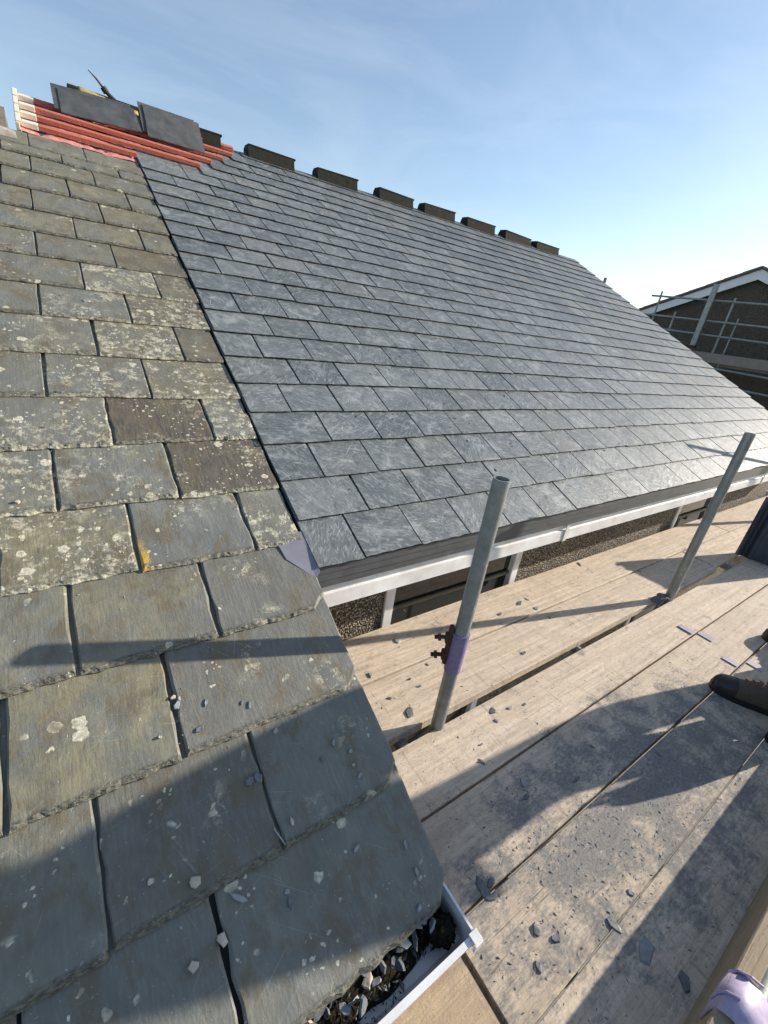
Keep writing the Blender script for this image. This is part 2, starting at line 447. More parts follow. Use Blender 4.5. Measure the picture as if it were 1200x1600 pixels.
M_LILAC = plain("lilac_paint", (0.27, 0.225, 0.37), 0.5, nscale=60, namt=0.2, bstr=0.12, c2=(0.38, 0.34, 0.45))
M_BAND = plain('dull_violet_band', (0.26, 0.235, 0.34), 0.5, nscale=40, namt=0.3, c2=(0.36, 0.33, 0.40))
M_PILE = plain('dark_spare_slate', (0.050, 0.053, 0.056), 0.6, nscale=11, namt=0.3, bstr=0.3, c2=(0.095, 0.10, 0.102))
M_SOAKER = plain("violet_grey_sheet", (0.155, 0.155, 0.20), 0.45, nscale=14, namt=0.2, c2=(0.215, 0.21, 0.25))
M_GLASS, tg, bg_ = new_mat("window_glass")
bg_.inputs['Base Color'].default_value = (0.012, 0.015, 0.014, 1); bg_.inputs['Roughness'].default_value = 0.04; bg_.inputs['Specular IOR Level'].default_value = 0.5
M_BLIND = plain("olive_blind", (0.07, 0.065, 0.04), 0.6)
M_PEB = pebble_material("pebbledash", (0.10, 0.082, 0.055), (0.46, 0.39, 0.285), 95.0)
M_FARPEB = pebble_material("brown_pebbledash", (0.13, 0.115, 0.085), (0.19, 0.165, 0.125), 90.0)
M_RIDGE = plain("brown_ridge_tile", (0.026, 0.020, 0.016), 0.95, spec=0.2, nscale=30, namt=0.3, bstr=0.4, c2=(0.016, 0.020, 0.014))
M_OLDRIDGE = plain("weathered_ridge_tile", (0.20, 0.175, 0.15), 0.85, nscale=30, namt=0.3, bstr=0.4)
M_MORTAR = plain("pale_mortar", (0.46, 0.42, 0.35), 0.9, nscale=40, namt=0.3, bstr=0.6)
M_NAVY = plain("navy_tile", (0.022, 0.036, 0.062), 0.5, nscale=20, namt=0.3)
M_CHIP = plain("slate_chip", (0.15, 0.165, 0.185), 0.55, nscale=60, namt=0.4, bstr=0.3, c2=(0.085, 0.092, 0.10))
M_CHIPG = plain("grey_slate_chip", (0.30, 0.315, 0.33), 0.6, nscale=60, namt=0.3, bstr=0.3)
M_STONE = plain("cream_stone", (0.52, 0.46, 0.38), 0.8, nscale=50, namt=0.3, bstr=0.4)
M_MOSS = plain("dark_moss", (0.035, 0.03, 0.02), 1.0, spec=0.05, nscale=80, namt=0.5, bstr=0.8)
M_LEATHER = plain("brown_grey_leather", (0.085, 0.062, 0.043), 0.75, nscale=70, namt=0.35, bstr=0.5, c2=(0.105, 0.088, 0.068))
M_TOECAP = plain("black_rubber", (0.018, 0.018, 0.02), 0.45, nscale=60, namt=0.2)
M_LACE = plain("red_brown_lace", (0.28, 0.09, 0.04), 0.8)
M_CLOTH = plain("dark_work_cloth", (0.03, 0.033, 0.042), 0.9, nscale=120, namt=0.3, bstr=0.2)
M_JACKET = plain('grey_olive_jacket', (0.055, 0.056, 0.045), 0.9, nscale=110, namt=0.3, bstr=0.3)
M_SKIN = plain("skin", (0.52, 0.33, 0.25), 0.55, nscale=30, namt=0.1)
M_HAIR = plain("brown_hair", (0.06, 0.035, 0.02), 0.7, nscale=150, namt=0.4, bstr=0.4)
M_GROUND = plain("sandy_ground", (0.36, 0.32, 0.27), 0.95, nscale=3, namt=0.35, bstr=0.5, randomise=False)
M_BRICK = plain("red_brick", (0.40, 0.11, 0.07), 0.85, nscale=40, namt=0.3, bstr=0.3)
M_RUBBLE = plain("sandy_rubble", (0.46, 0.38, 0.30), 0.95, nscale=14, namt=0.4, bstr=0.6)
M_YELLOW = plain("yellow_strap", (0.42, 0.33, 0.12), 0.8, nscale=50, namt=0.3)
M_BARGE = plain("white_bargeboard", (0.70, 0.72, 0.76), 0.5, nscale=4, namt=0.08)
M_FARROOF = plain("brown_concrete_tile", (0.16, 0.13, 0.12), 0.85, nscale=8, namt=0.3)

# ------------------------------------------------------------------ roof frame
PITCH = math.radians(26.4)
EX = Vector((1, 0, 0)); SD = Vector((0, math.cos(PITCH), math.sin(PITCH))); NR = Vector((0, -math.sin(PITCH), math.cos(PITCH)))
O = Vector((0, 1.04, 1.34 - 0.737 * 1.04))          # tail of the first new course
def RP(x, s, h=0.0): return O + EX * x + SD * s + NR * h
def RM(x, s, h=0.0, tilt=0.0, rz=0.0):
    return Matrix.Translation(RP(x, s, h)) @ Matrix.Rotation(PITCH - tilt, 4, 'X') @ Matrix.Rotation(rz, 4, 'Z')
ROOF_F = Matrix.Translation(O) @ Matrix.Rotation(PITCH, 4, 'X')   # local frame x, s, h
GZ = -2.2

# ------------------------------------------------------------------ ground
g = MB()
g.add([(-400, -400, GZ), (400, -400, GZ), (400, 400, GZ), (-400, 400, GZ)], [(0, 1, 2, 3)])
tag(g.build("ground", M_GROUND), kind="structure")

# ------------------------------------------------------------------ slate meshes
def slate_mesh(name, w, L, t, mat, seed, npx, npy, rough_tail, rough_side, bev_tail, bev_side, clip=0.0, under=0.0):
    r = random.Random(seed)
    # outline: tail from left to right, right side up, head, left side down
    pts = []
    ph = r.uniform(0, 9)
    for i in range(npx):
        u = i / (npx - 1)
        yy = rough_tail * (noise.noise(Vector((u * w * 28 + ph, seed * 3.1, 0))) + 0.6 * noise.noise(Vector((u * w * 90 + ph, 7, seed))))
        if clip and u * w > w - clip: yy += (u * w - (w - clip)) * 0.95
        xx = u * w
        pts.append((xx, yy, 'T'))
    def side(x0, sgn, rev):
        out = []
        for j in range(1, npy):
            vv = j / npy
            yv = (L if not rev else L) * vv
            out.append((x0 + sgn * rough_side * noise.noise(Vector((yv * 22 + ph, x0 * 5 + 3, seed))), yv, 'S'))
        return out[::-1] if rev else out
    if clip:
        last = pts[-1]
        rs = [p for p in side(w, 1, False) if p[1] > last[1] + 0.01]
    else: rs = side(w, 1, False)
    pts += rs
    pts += [(w, L, 'H'), (0, L, 'H')]
    pts += side(0, 1, True)
    n = len(pts)
    top = []; mid = []; bot = []
    for k, (x, y, kind) in enumerate(pts):
        bt = bev_tail * (0.45 + 0.75 * abs(noise.noise(Vector((x * 60, seed, 4)))) + r.uniform(0, 0.35)) if kind == 'T' else 0.0
        bs = bev_side * r.uniform(0.4, 1.2)
        ix = x; iy = y
        if kind == 'T':
            iy = y + bt
            if k == 0: ix = x + bs
            if k == npx - 1: ix = x - bs
        elif kind == 'S':
            ix = x + (bs if x < w / 2 else -bs)
        top.append((ix, iy, t))
        drop = t * ((0.78 if bev_tail > 0 else 0.05) if kind == 'T' else 0.4) * r.uniform(0.7, 1.0) if kind != 'H' else 0.0
        mid.append((x, y, t - drop if kind != 'H' else t))
        bot.append((x, y + (under if kind == 'T' else 0.0), 0.0))
    vs = top + mid + bot
    fs = [tuple(range(n))]
    for k in range(n):
        q = (k + 1) % n
        fs.append((k, n + k, n + q, q))
        fs.append((n + k, 2 * n + k, 2 * n + q, n + q))
    me = bpy.data.meshes.new(name)
    me.from_pydata(vs, [], fs)
    me.materials.append(mat)
    me.update()
    return me

# ------------------------------------------------------------------ re-roofed house
house = empty("house", (3.3, 3.0, GZ), "pebbledash house with a new blue-grey slate roof and white fascia", "house")
X_ABUT, X_FAR, S_RIDGE = 0.562, 6.66, 4.22
GN = 0.187
# roof deck: two slopes as a slab under the slates
deck = MB()
ridge = RP(0, S_RIDGE, -0.012)
deck_prof = [(O + SD * 0.02 + NR * -0.014)[1:], ridge[1:], (2 * ridge[1] - O[1], O[2] - 0.02), (2 * ridge[1] - O[1], O[2] - 0.10), (ridge[1], ridge[2] - 0.12), (O[1] + 0.06, O[2] - 0.05)]
deck_prof = [tuple(p) for p in deck_prof]
deck.strip(deck_prof, X_ABUT + 0.005, X_FAR - 0.02)
S_UP = 3.91
rl = RP(0, S_UP, -0.014)
up = [tuple((O + SD * 3.30 + NR * -0.014)[1:]), tuple(rl[1:]), (rl[1] + 0.12, rl[2] + 0.0), (2 * ridge[1] - O[1], O[2] - 0.02), (2 * ridge[1] - O[1], O[2] - 0.10), (ridge[1], ridge[2] - 0.12), tuple((O + SD * 3.30 + NR * -0.09)[1:])]
deck.strip(up, -0.05, X_ABUT + 0.003)
roof = deck.build("roof", M_DECK, house)

new_meshes = {}
def new_slate(w, k):
    key = (round(w, 3), k)
    if key not in new_meshes:
        new_meshes[key] = slate_mesh("slate", w, 0.362, 0.0075, M_NEW, 100 + len(new_meshes) * 7 + k, 13, 5, 0.0030, 0.0018, 0.0, 0.0008, under=0.008)
    return new_meshes[key]
new_list = []
NROW = 22
starts = {18: 0.99, 19: 1.105, 20: 1.242, 21: 1.355}
for i in range(NROW + 1):
    s = GN * i
    off = 0.742 if i % 2 == 0 else 0.855
    xs = [X_ABUT + rng.uniform(-0.003, 0.004)]
    x = off
    while x < X_FAR - 0.09:
        xs.append(x); x += 0.25
    xs.append(X_FAR + rng.uniform(-0.004, 0.004))
    st = starts.get(i, 1.49 if i == 22 else 0)
    for a, b_ in zip(xs[:-1], xs[1:]):
        if a < st - 0.02: continue
        new_list.append((i, s, a, b_))
delta_n = (0.0075 + 0.0022) / GN
rest = MB()
def nearness(e):
    c = RP((e[2] + e[3]) / 2, e[1]); d = (c - Vector((0, 0, CAM_H))).length
    v = c - Vector((0, 0, CAM_H)); zc = v.dot(fwd)
    return -abs(v.normalized().dot(NR)) * (e[3] - e[2]) / max(zc, 0.1) ** 2
order = sorted(new_list, key=nearness)
keep = set(order[:300])
for e in new_list:
    i, s, a, b_ = e
    w = round((b_ - a) - 0.0055 - rng.choice((0, 0, 0.001, 0.002)), 3)
    wq = round(w * 250) / 250.0 if i else w
    L_scale = 1.0
    me = new_slate(min(wq, w), rng.randrange(6))
    tilt = delta_n
    ds = rng.uniform(-0.004, 0.004)
    if i == 22: L_scale = 0.22 / 0.362
    if i == 0: pass
    M = RM(a + 0.0015, s + ds, rng.uniform(0, 0.0012), tilt + rng.uniform(-0.002, 0.004), rng.uniform(-0.006, 0.006)) @ Matrix.Rotation(rng.uniform(-0.006, 0.006), 4, 'Y')
    if i == 21: L_scale = 0.34 / 0.362
    if i == 22: L_scale = 0.12 / 0.362
    M = M @ Matrix.Diagonal((1, L_scale, 1, 1))
    if e in keep:
        link("slate", me, roof, M)
    else:
        rest.add([M @ p.co for p in me.vertices], [tuple(p.vertices) for p in me.polygons])
rest_o = rest.build("slate_field", None, roof)
# the merged far slates keep their own random tone through a colour-per-slate material
def far_slate_material():
    m, t, b = new_mat("new_slate_field")
    geo = nd(t, 'ShaderNodeNewGeometry')
    rnd = geo.outputs['Random Per Island']
    v = nd(t, 'ShaderNodeTexCoord').outputs['Object']
    big = noise_(t, v, 5.0, 5, 0.6); mid = noise_(t, v, 22.0, 6, 0.65)
    rel = noise_(t, v, 12.0, 7, 0.66, 1.0)
    r3 = math_(t, 'FRACT', math_(t, 'MULTIPLY', rnd, 23.7))
    base = mixc(t, ramp(t, big, 0.3, 0.72), (0.086, 0.104, 0.113), (0.132, 0.149, 0.155))
    base = mixc(t, ramp(t, rnd, 0.35, 1.0, 0.0, 0.6), base, (0.068, 0.082, 0.09))
    base = mixc(t, ramp(t, rnd, 0.0, 0.3, 0.3, 0.0), base, (0.21, 0.225, 0.225))
    base = mixc(t, ramp(t, r3, 0.72, 1.0, 0.0, 0.6), base, (0.175, 0.172, 0.155))
    du = noise_(t, v, 9.0, 6, 0.7, 0.8)
    base = mixc(t, ramp(t, du, 0.50, 0.78, 0.0, 0.6), base, (0.30, 0.315, 0.32))
    base = mixc(t, ramp(t, rel, 0.3, 0.46, 0.5, 0.0), base, (0.07, 0.08, 0.092))
    setc(t, b, base, ramp(t, mid, 0.3, 0.7, 0.42, 0.62), 0.5)
    bump(t, b, rel, 0.55, 0.005)
    return m
rest_o.data.materials.append(far_slate_material())
tag(rest_o, kind="stuff")

# underlay membrane and red battens in the strip that is not slated yet
mem = MB()
nx, ny = 70, 28
vs = []
for j in range(ny + 1):
    for i in range(nx + 1):
        x = -0.055 + (1.62 + 0.055) * i / nx; s = 3.285 + ((3.905 if x < 1.0 else 4.215) - 3.285) * j / ny
        edge = 0.012 * noise.noise(Vector((x * 14, 3, 0))) if j == 0 else 0
        h = -0.012 + 0.011 * noise.noise(Vector((x * 9, s * 7, 1))) + 0.006 * noise.noise(Vector((x * 30, s * 24, 5)))
        if x > X_ABUT and s < 3.5: h = -0.018
        vs.append(RP(x, s + edge, h))
mem.add(vs, [(j * (nx + 1) + i, j * (nx + 1) + i + 1, (j + 1) * (nx + 1) + i + 1, (j + 1) * (nx + 1) + i) for j in range(ny) for i in range(nx)], True)
mem.build("membrane", M_MEMB, roof)
for k, (s, x1) in enumerate(((3.34, 0.56), (3.50, 1.0), (3.66, 1.12), (3.82, 1.25), (4.00, 1.37))):
    bm = MB()
    bm.bbox(0.034 if k < 4 else 0.95, x1, s, s + 0.038, 0.0, 0.024, 0.0015, ROOF_F)
    b_o = bm.build("batten", M_BATTEN, roof)
    if k == 4: continue
    be = MB(); be.bbox(-0.046, 0.032, s - 0.002, s + 0.037, -0.003, 0.026, 0.002, ROOF_F)
    be.build("batten_end", M_BATEND, b_o)
# white verge strip at the left end of the battens
vt = MB()
for k in range(4):
    s = 3.30 + k * 0.152
    vt.bbox(-0.072, -0.048, s, s + 0.135, 0.028 + 0.001 * k, 0.034 + 0.001 * k, 0.001, ROOF_F)
vt.bbox(-0.075, -0.056, 3.29, 3.90, -0.06, 0.027, 0.002, ROOF_F)
vt.build("verge_trim", M_BATEND, roof)
# ridge roll of membrane over the apex
rr = MB()
rr.bbox(1.0, 1.42, 4.15, 4.20, 0.0, 0.03, 0.003, ROOF_F)
rr.build("ridge_batten", M_BATTEN, roof)

# eaves strip, fascia, soffit
EY = O[1]; EZ = O[2]
es = MB()
prof = [(EY + 0.010, EZ - 0.007), (EY + 0.0085, EZ - 0.034), (EY + 0.012, EZ - 0.036), (EY + 0.0105, EZ - 0.064), (EY + 0.014, EZ - 0.066), (EY + 0.013, EZ - 0.092), (EY + 0.060, EZ - 0.092), (EY + 0.060, EZ - 0.010)]
es.strip(prof[::-1], X_ABUT - 0.002, X_FAR - 0.01)
es.build("eaves_strip", M_GREYPL, house)
fa = MB()
fprof = [(EY + 0.042, EZ - 0.0945), (EY + 0.042, EZ - 0.138), (EY + 0.034, EZ - 0.142), (EY + 0.032, EZ - 0.200), (EY + 0.036, EZ - 0.203), (EY + 0.062, EZ - 0.203), (EY + 0.062, EZ - 0.0945)]
fa.strip(fprof[::-1], X_ABUT + 0.002, X_FAR - 0.008)
fas = fa.build("fascia", M_UPVC, house)
for xj in (2.03, 5.1):
    fj = MB(); fj.bbox(xj - 0.014, xj + 0.014, EY + 0.027, EY + 0.0315, EZ - 0.206, EZ - 0.097, 0.0015)
    fj.build("joint_cover", M_UPVC, fas)
so = MB(); so.box(X_ABUT + 0.002, X_FAR - 0.01, EY + 0.063, 1.30, EZ - 0.198, EZ - 0.190)
so.build("soffit", M_UPVC, house)

# walls with two window openings
WY = 1.29
wins = [(1.06, 2.035, -1.45, 0.345), (4.10, 4.93, -1.45, 0.345)]
wl = MB()
xs = [0.50]
for a, b_, z0, z1 in wins: xs += [a, b_]
xs.append(6.56)
ztop = EZ - 0.19
for k in range(0, len(xs), 2):
    wl.box(xs[k], xs[k + 1], WY, WY + 0.25, GZ, ztop)
for a, b_, z0, z1 in wins:
    wl.box(a, b_, WY, WY + 0.25, GZ, z0)
    wl.box(a, b_, WY, WY + 0.25, z1, ztop)
wl.build("wall", M_PEB, house)
wb = MB()
wb.box(6.31, 6.558, WY + 0.25, 8.2, GZ, ztop + 0.02); wb.box(0.0, 6.31, 8.0, 8.2, GZ, ztop + 0.02)
gy0 = WY; rz = RP(0, S_RIDGE)[2] - 0.16; ry = RP(0, S_RIDGE)[1]
wb.add([(6.32, 1.5, ztop + 0.02), (6.32, 8.1, ztop + 0.02), (6.32, ry, rz), (6.55, 1.5, ztop + 0.02), (6.55, 8.1, ztop + 0.02), (6.55, ry, rz)], [(0, 2, 1), (3, 4, 5), (0, 3, 5, 2), (1, 2, 5, 4), (0, 1, 4, 3)])
wb.build("gable_wall", M_PEB, house)
for a, b_, z0, z1 in wins:
    fr = MB()
    y0, y1 = WY - 0.012, WY + 0.055
    fr.bbox(a, a + 0.055, y0, y1, z0, z1, 0.004); fr.bbox(b_ - 0.058, b_, y0, y1, z0, z1, 0.004)
    fr.bbox(a + 0.055, b_ - 0.058, y0 + 0.001, y1, z1 - 0.055, z1, 0.004); fr.bbox(a + 0.055, b_ - 0.058, y0 + 0.001, y1, z0, z0 + 0.06, 0.004)
    wo = fr.build("window", M_UPVC, house)
    gl = MB(); gl.box(a + 0.05, b_ - 0.05, WY + 0.02, WY + 0.026, z0 + 0.05, z1 - 0.05)
    gl.build("pane", M_GLASS, wo)
    tr = MB(); tr.bbox(a + 0.056, b_ - 0.059, WY + 0.004, WY + 0.019, 0.035, 0.058, 0.002)
    tr.build("glazing_bar", M_BLIND, wo)
    sl = MB(); sl.bbox(a - 0.03, b_ + 0.03, WY - 0.06, WY - 0.013, z0 - 0.04, z0 + 0.0, 0.004)
    sl.build("sill", M_UPVC, wo)

# violet-grey soaker at the foot of the joint between the two roofs
sk = MB()
pl = [(0.466, 0.150), (0.560, 0.150), (0.566, -0.012), (0.545, -0.030), (0.478, 0.060)]
n = len(pl)
vs = [RP(x, s, -0.0045 + 0.006 * max(0, (x - 0.54) / 0.026)) for x, s in pl] + [RP(x, s, -0.0075) for x, s in pl]
sk.add(vs, [tuple(reversed(range(n))), tuple(range(n, 2 * n))] + [(i, (i + 1) % n, n + (i + 1) % n, n + i) for i in range(n)])
sk.build("soaker", M_SOAKER, roof)

# ------------------------------------------------------------------ neighbour's house with the weathered slate roof
old = empty("house", (-1.0, 2.2, GZ), "neighbouring house with the old lichen-spotted slate roof and blocked white gutter", "house")
od = MB()
orz = RP(0, 3.27, -0.03)
oprof = [tuple(RP(0, -0.86, -0.03)[1:]), tuple(orz[1:]), (2 * orz[1] - 0.3, RP(0, -0.86, -0.03)[2]), (2 * orz[1] - 0.3, RP(0, -0.86)[2] - 0.12), (orz[1], orz[2] - 0.14), (RP(0, -0.80)[1], RP(0, -0.80)[2] - 0.11)]
od.strip(oprof, -2.6, 0.535)
oroof = od.build("roof", M_DECK, old)
ow = MB()
ow.box(-2.5, 0.44, 0.55, 7.0, GZ, 0.15)
wz = lambda yy: O[2] + (yy - O[1]) * math.tan(PITCH) - 0.14
ow.add([(0.30, 0.55, 0.15), (0.30, 6.9, 0.15), (0.30, 6.9, 0.35), (0.30, orz[1], wz(orz[1])), (0.30, 0.55, wz(0.55)),
        (0.44, 0.55, 0.15), (0.44, 6.9, 0.15), (0.44, 6.9, 0.35), (0.44, orz[1], wz(orz[1])), (0.44, 0.55, wz(0.55))],
       [(0, 4, 3, 2, 1), (5, 6, 7, 8, 9), (4, 9, 8, 3), (3, 8, 7, 2)])
ow.build("wall", M_PEB, old)
ofb = MB(); ofb.bbox(-2.55, 0.45, 0.345, 0.368, 0.02, 0.16, 0.003)
ofb.build("fascia", M_UPVC, old)
rows = [ # tail s, joints, clipped verge corner
    (-0.882, [-0.205, 0.088], 1), (-0.632, [-0.080, 0.230], 1), (-0.383, [-0.212, 0.090], 1), (-0.131, [-0.081, 0.230], 1),
    (0.112, [-0.215, 0.081, 0.398], 0), (0.354, [-0.083, 0.228], 0), (0.603, [-0.213, 0.080, 0.395], 0), (0.843, [-0.078, 0.230], 0),
    (1.085, [-0.210, 0.092, 0.393], 0), (1.325, [-0.068, 0.237], 0), (1.556, [-0.205, 0.093, 0.388], 0), (1.787, [-0.055, 0.240], 0),
    (2.012, [-0.180, 0.105, 0.396], 0), (2.238, [-0.048, 0.244], 0), (2.470, [-0.160, 0.118, 0.402], 0), (2.700, [-0.034, 0.256], 0),
    (2.915, [-0.155, 0.118, 0.405], 0), (3.035, [-0.026, 0.246], 0)]
brown = {(6, 0.080): 1.0, (5, 0.228): 0.95, (8, 0.393): 0.55, (9, 0.237): 0.7, (10, 0.388): 0.6, (11, 0.240): 0.75, (8, 0.092): 0.35, (13, 0.244): 0.3}
lich = {(8, 0.092): 1.0, (9, 0.237): 0.8, (7, 0.230): 0.65, (5, 0.228): 0.5, (6, 0.395): 0.7, (10, 0.093): 0.8, (4, 0.398): 0.55, (5, -0.083): 0.45, (5, -0.392): 0.5, (6, -0.213): 0.6, (4, -0.215): 0.75, (10, 0.388): 0.5, (9, -0.068): 0.45, (6, 0.080): 0.2, (7, -0.078): 0.5, (4, 0.081): 0.25, (8, -0.21): 0.4}
t_old = 0.0098
HB = -0.0085
for i, (s, js, clip) in enumerate(rows):
    jl = list(js); x = jl[0] - 0.305
    while x > -2.45:
        jl.insert(0, x + rng.uniform(-0.008, 0.008)); x -= 0.306
    jl.insert(0, -2.58)
    edge = (0.556 if i > 3 else 0.552) + rng.uniform(-0.002, 0.002)
    nxt = rows[i + 1][0] if i + 1 < len(rows) else 3.27
    g_ = nxt - s
    L = 2 * g_ + 0.03 if i + 1 < len(rows) else 0.235
    if i == len(rows) - 2: L = 0.33
    L = min(L, 3.27 - s)
    jl.append(edge)
    gap = 0.0085 if s < 0.4 else (0.008 if s < 1.6 else 0.006)
    for a, b_ in zip(jl[:-1], jl[1:]):
        w = b_ - a - gap * rng.uniform(0.7, 1.3)
        isv = clip and abs(b_ - edge) < 1e-6
        near = s < 0.7
        me = slate_mesh("slate", w, L, t_old * rng.uniform(0.9, 1.12), M_OLD, 1000 + i * 31 + int(a * 1000) % 997, 34 if near else 16, 13 if near else 6, 0.0055 if near else 0.0035, 0.006 if near else 0.003, 0.0115 if near else 0.006, 0.0055 if near else 0.003, 0.045 if isv else 0.0)
        M = RM(a + gap * 0.5, s + rng.uniform(-0.004, 0.004), HB + rng.uniform(0, 0.001), (t_old + 0.0022) / g_ if g_ > 0.15 else 0.045, rng.uniform(-0.008, 0.008))
        o = link("slate", me, oroof, M)
        key = (i, round(a, 3))
        o["brown"] = float(brown.get(key, 0.0 if rng.random() < 0.85 else 0.25))
        o["lichen"] = float(lich.get(key, rng.uniform(0.08, 0.38) if 3 < i < 12 else rng.uniform(0.0, 0.12)))
        o["algae"] = float(rng.uniform(0.6, 1.0) if i in (3, 4, 2) and a < 0.0 else rng.uniform(0.05, 0.3) if i < 4 or a > 0.0 and i < 7 else rng.uniform(0.25, 0.75) if i < 12 else rng.uniform(0.6, 0.95))
        o["yellow"] = 1.0 if key == (4, 0.081) else 0.0
# white gutter below the old eaves
gy0, gy1, gz = 0.178, 0.335, 0.150
gt = MB()
outer = [(gy0, gz), (gy0 + 0.004, gz - 0.035), (gy0 + 0.030, gz - 0.072), (gy1 - 0.02, gz - 0.076), (gy1, gz - 0.06), (gy1, gz)]
inner = [(gy1 - 0.004, gz), (gy1 - 0.004, gz - 0.057), (gy1 - 0.022, gz - 0.072), (gy0 + 0.032, gz - 0.068), (gy0 + 0.010, gz - 0.034), (gy0 + 0.008, gz - 0.006), (gy0 + 0.013, gz - 0.004), (gy0 + 0.013, gz)]
gt.strip((outer + inner)[::-1], -2.55, 0.552)
gut = gt.build("gutter", M_UPVC, old)
ec = MB()
ec.strip([(gy0 - 0.002, gz + 0.002), (gy0 + 0.002, gz - 0.037), (gy0 + 0.028, gz - 0.076), (gy1 - 0.02, gz - 0.08), (gy1 + 0.002, gz - 0.062), (gy1 + 0.002, gz + 0.002)][::-1], 0.5525, 0.558)
ec.build("end_cap", M_UPVC, gut)
bk = MB()
bk.bbox(0.540, 0.563, gy0 - 0.005, gy0 + 0.016, gz + 0.0025, gz + 0.006, 0.001); bk.bbox(0.540, 0.563, gy0 - 0.009, gy0 - 0.004, gz - 0.022, gz + 0.002, 0.001)
bk.build("gutter_clip", M_UPVC, gut)
# old ridge tile and its mortar
ort = MB()
ry0 = RP(0, 3.27)[1]; rz0 = RP(0, 3.27)[2]
ort.add([Vector((x, y, z)) for x in (-2.5, -0.115) for y, z in ((ry0 - 0.13, rz0 - 0.05), (ry0 - 0.10, rz0 + 0.02), (ry0, rz0 + 0.085), (ry0 + 0.10, rz0 + 0.02), (ry0 + 0.13, rz0 - 0.05))],
        [(0, 1, 6, 5), (1, 2, 7, 6), (2, 3, 8, 7), (3, 4, 9, 8), (0, 4, 3, 2, 1), (5, 6, 7, 8, 9)])
ort.build("ridge_tile", M_OLDRIDGE, old)
mo = MB()
nr = 44
vs = []; fs = []
for i in range(nr + 1):
    x = -2.5 + 2.42 * i / nr
    for j in range(6):
        a = j / 5 * math.pi * 0.6
        rr_ = 0.035 + 0.018 * noise.noise(Vector((x * 17, j, 2)))
        vs.append(Vector((x, ry0 - 0.125 - rr_ * math.cos(a) * 0.7, rz0 - 0.075 + rr_ * math.sin(a) * 1.2)))
fs = [(i * 6 + j, (i + 1) * 6 + j, (i + 1) * 6 + j + 1, i * 6 + j + 1) for i in range(nr) for j in range(5)]
mo.add(vs, fs, True)
vs2 = [v_ for v_ in vs[-6:]] + [Vector((-0.08, ry0 - 0.08, rz0 - 0.07))]
mo.add(vs2, [(0, 1, 2, 3, 4, 5, 6)])
mo.build("mortar_bed", M_MORTAR, old)

# ------------------------------------------------------------------ near scaffold
scaf = empty("scaffold", (2.8, 0.72, GZ), "grey galvanised tube scaffold standing along the eaves", "scaffold")
R_T = 0.02415
def standard(x, y, ztop, z0=GZ):
    m = MB(); m.tube((x, y, z0), (x, y, ztop), R_T, 28, inner=R_T - 0.004)
    return m.build("standard", M_GALV, scaf)
p1 = standard(0.929, 0.713, 0.972)
p2 = standard(2.789, 0.721, 1.03)
p3 = standard(6.2, 0.72, 1.62)
standard(4.62, 0.72, 0.10)
for x in (-0.9, 0.93, 2.79, 4.62, 6.2): standard(x, -0.30, 0.02)
standard(7.05, 4.47, 2.27)
def tubep(name, a, b_, parent=scaf, r=R_T, mat=None):
    m = MB(); m.tube(a, b_, r, 20, inner=r - 0.004)
    return m.build(name, mat or M_GALV, parent)
tubep("ledger", (0.60, 0.655, -0.115), (7.0, 0.655, -0.115))
tubep("ledger", (-1.5, -0.25, -0.115), (7.0, -0.25, -0.115))
for x in (0.80, 1.9, 2.86, 3.9, 4.7, 5.7): tubep("transom", (x, -0.42, -0.064), (x, 1.24, -0.064))
tubep("transom", (-0.4, -0.42, -0.064), (-0.4, 0.44, -0.064))
# purple sleeve coupler with rusty bolts on the near standard
sl = MB(); sl.tube((0.929, 0.713, 0.275), (0.929, 0.713, 0.435), R_T + 0.0045, 28, inner=R_T + 0.0005)
cp = sl.build("sleeve_coupler", M_PURPLE, p1)
side = Vector((-0.80, 0.60, 0)); tang = Vector((0.6, 0.8, 0))
cb = MB()
base = Vector((0.929, 0.713, 0))
Mc = Matrix((( side[0], tang[0], 0, base[0]), (side[1], tang[1], 0, base[1]), (0, 0, 1, 0), (0, 0, 0, 1)))
cb.bbox(0.026, 0.040, -0.012, 0.012, 0.300, 0.455, 0.003, Mc)
for z in (0.335, 0.405):
    cb.bbox(0.036, 0.048, -0.016, 0.016, z - 0.016, z + 0.016, 0.004, Mc)
cb.build("coupler_lug", M_RUST, p1)
for z in (0.333, 0.408):
    bo = MB(); bo.tube(Mc @ Vector((0.05, 0, z)), Mc @ Vector((0.083, 0, z - 0.006)), 0.007, 8); bo.tube(Mc @ Vector((0.062, 0, z - 0.002)), Mc @ Vector((0.072, 0, z - 0.004)), 0.013, 6)
    bo.build("bolt", M_RUST, p1)
for px_, py_ in ((2.789, 0.721), (0.929, 0.713)):
    cc = MB(); cc.bbox(px_ - 0.035, px_ + 0.035, py_ - 0.095, py_ + 0.03, -0.15, -0.075, 0.008)
    cc.build("coupler", M_RUST, scaf)
# torn offcut of membrane wrapped round the foot of the second standard
rag = MB()
vs = []
for j in range(7):
    for i in range(9):
        u = i / 8; v_ = j / 6
        vs.append(Vector((2.70 - 0.06 + 0.13 * u, 0.765 - 0.06 * v_ + 0.015 * noise.noise(Vector((u * 5, v_ * 4, 2))), 0.006 + 0.045 * math.sin(u * 2.6) * (0.5 + 0.5 * v_) * (0.6 + 0.6 * noise.noise(Vector((u * 3, v_ * 3, 8)))) + 0.004)))
rag.add(vs, [(j * 9 + i, j * 9 + i + 1, (j + 1) * 9 + i + 1, (j + 1) * 9 + i) for j in range(6) for i in range(8)], True)
ro = rag.build("membrane_scrap", M_CHIP)
md = ro.modifiers.new("thick", 'SOLIDIFY'); md.thickness = 0.002
tag(ro, "crumpled grey scrap at the foot of the farther scaffold pole", "scrap")

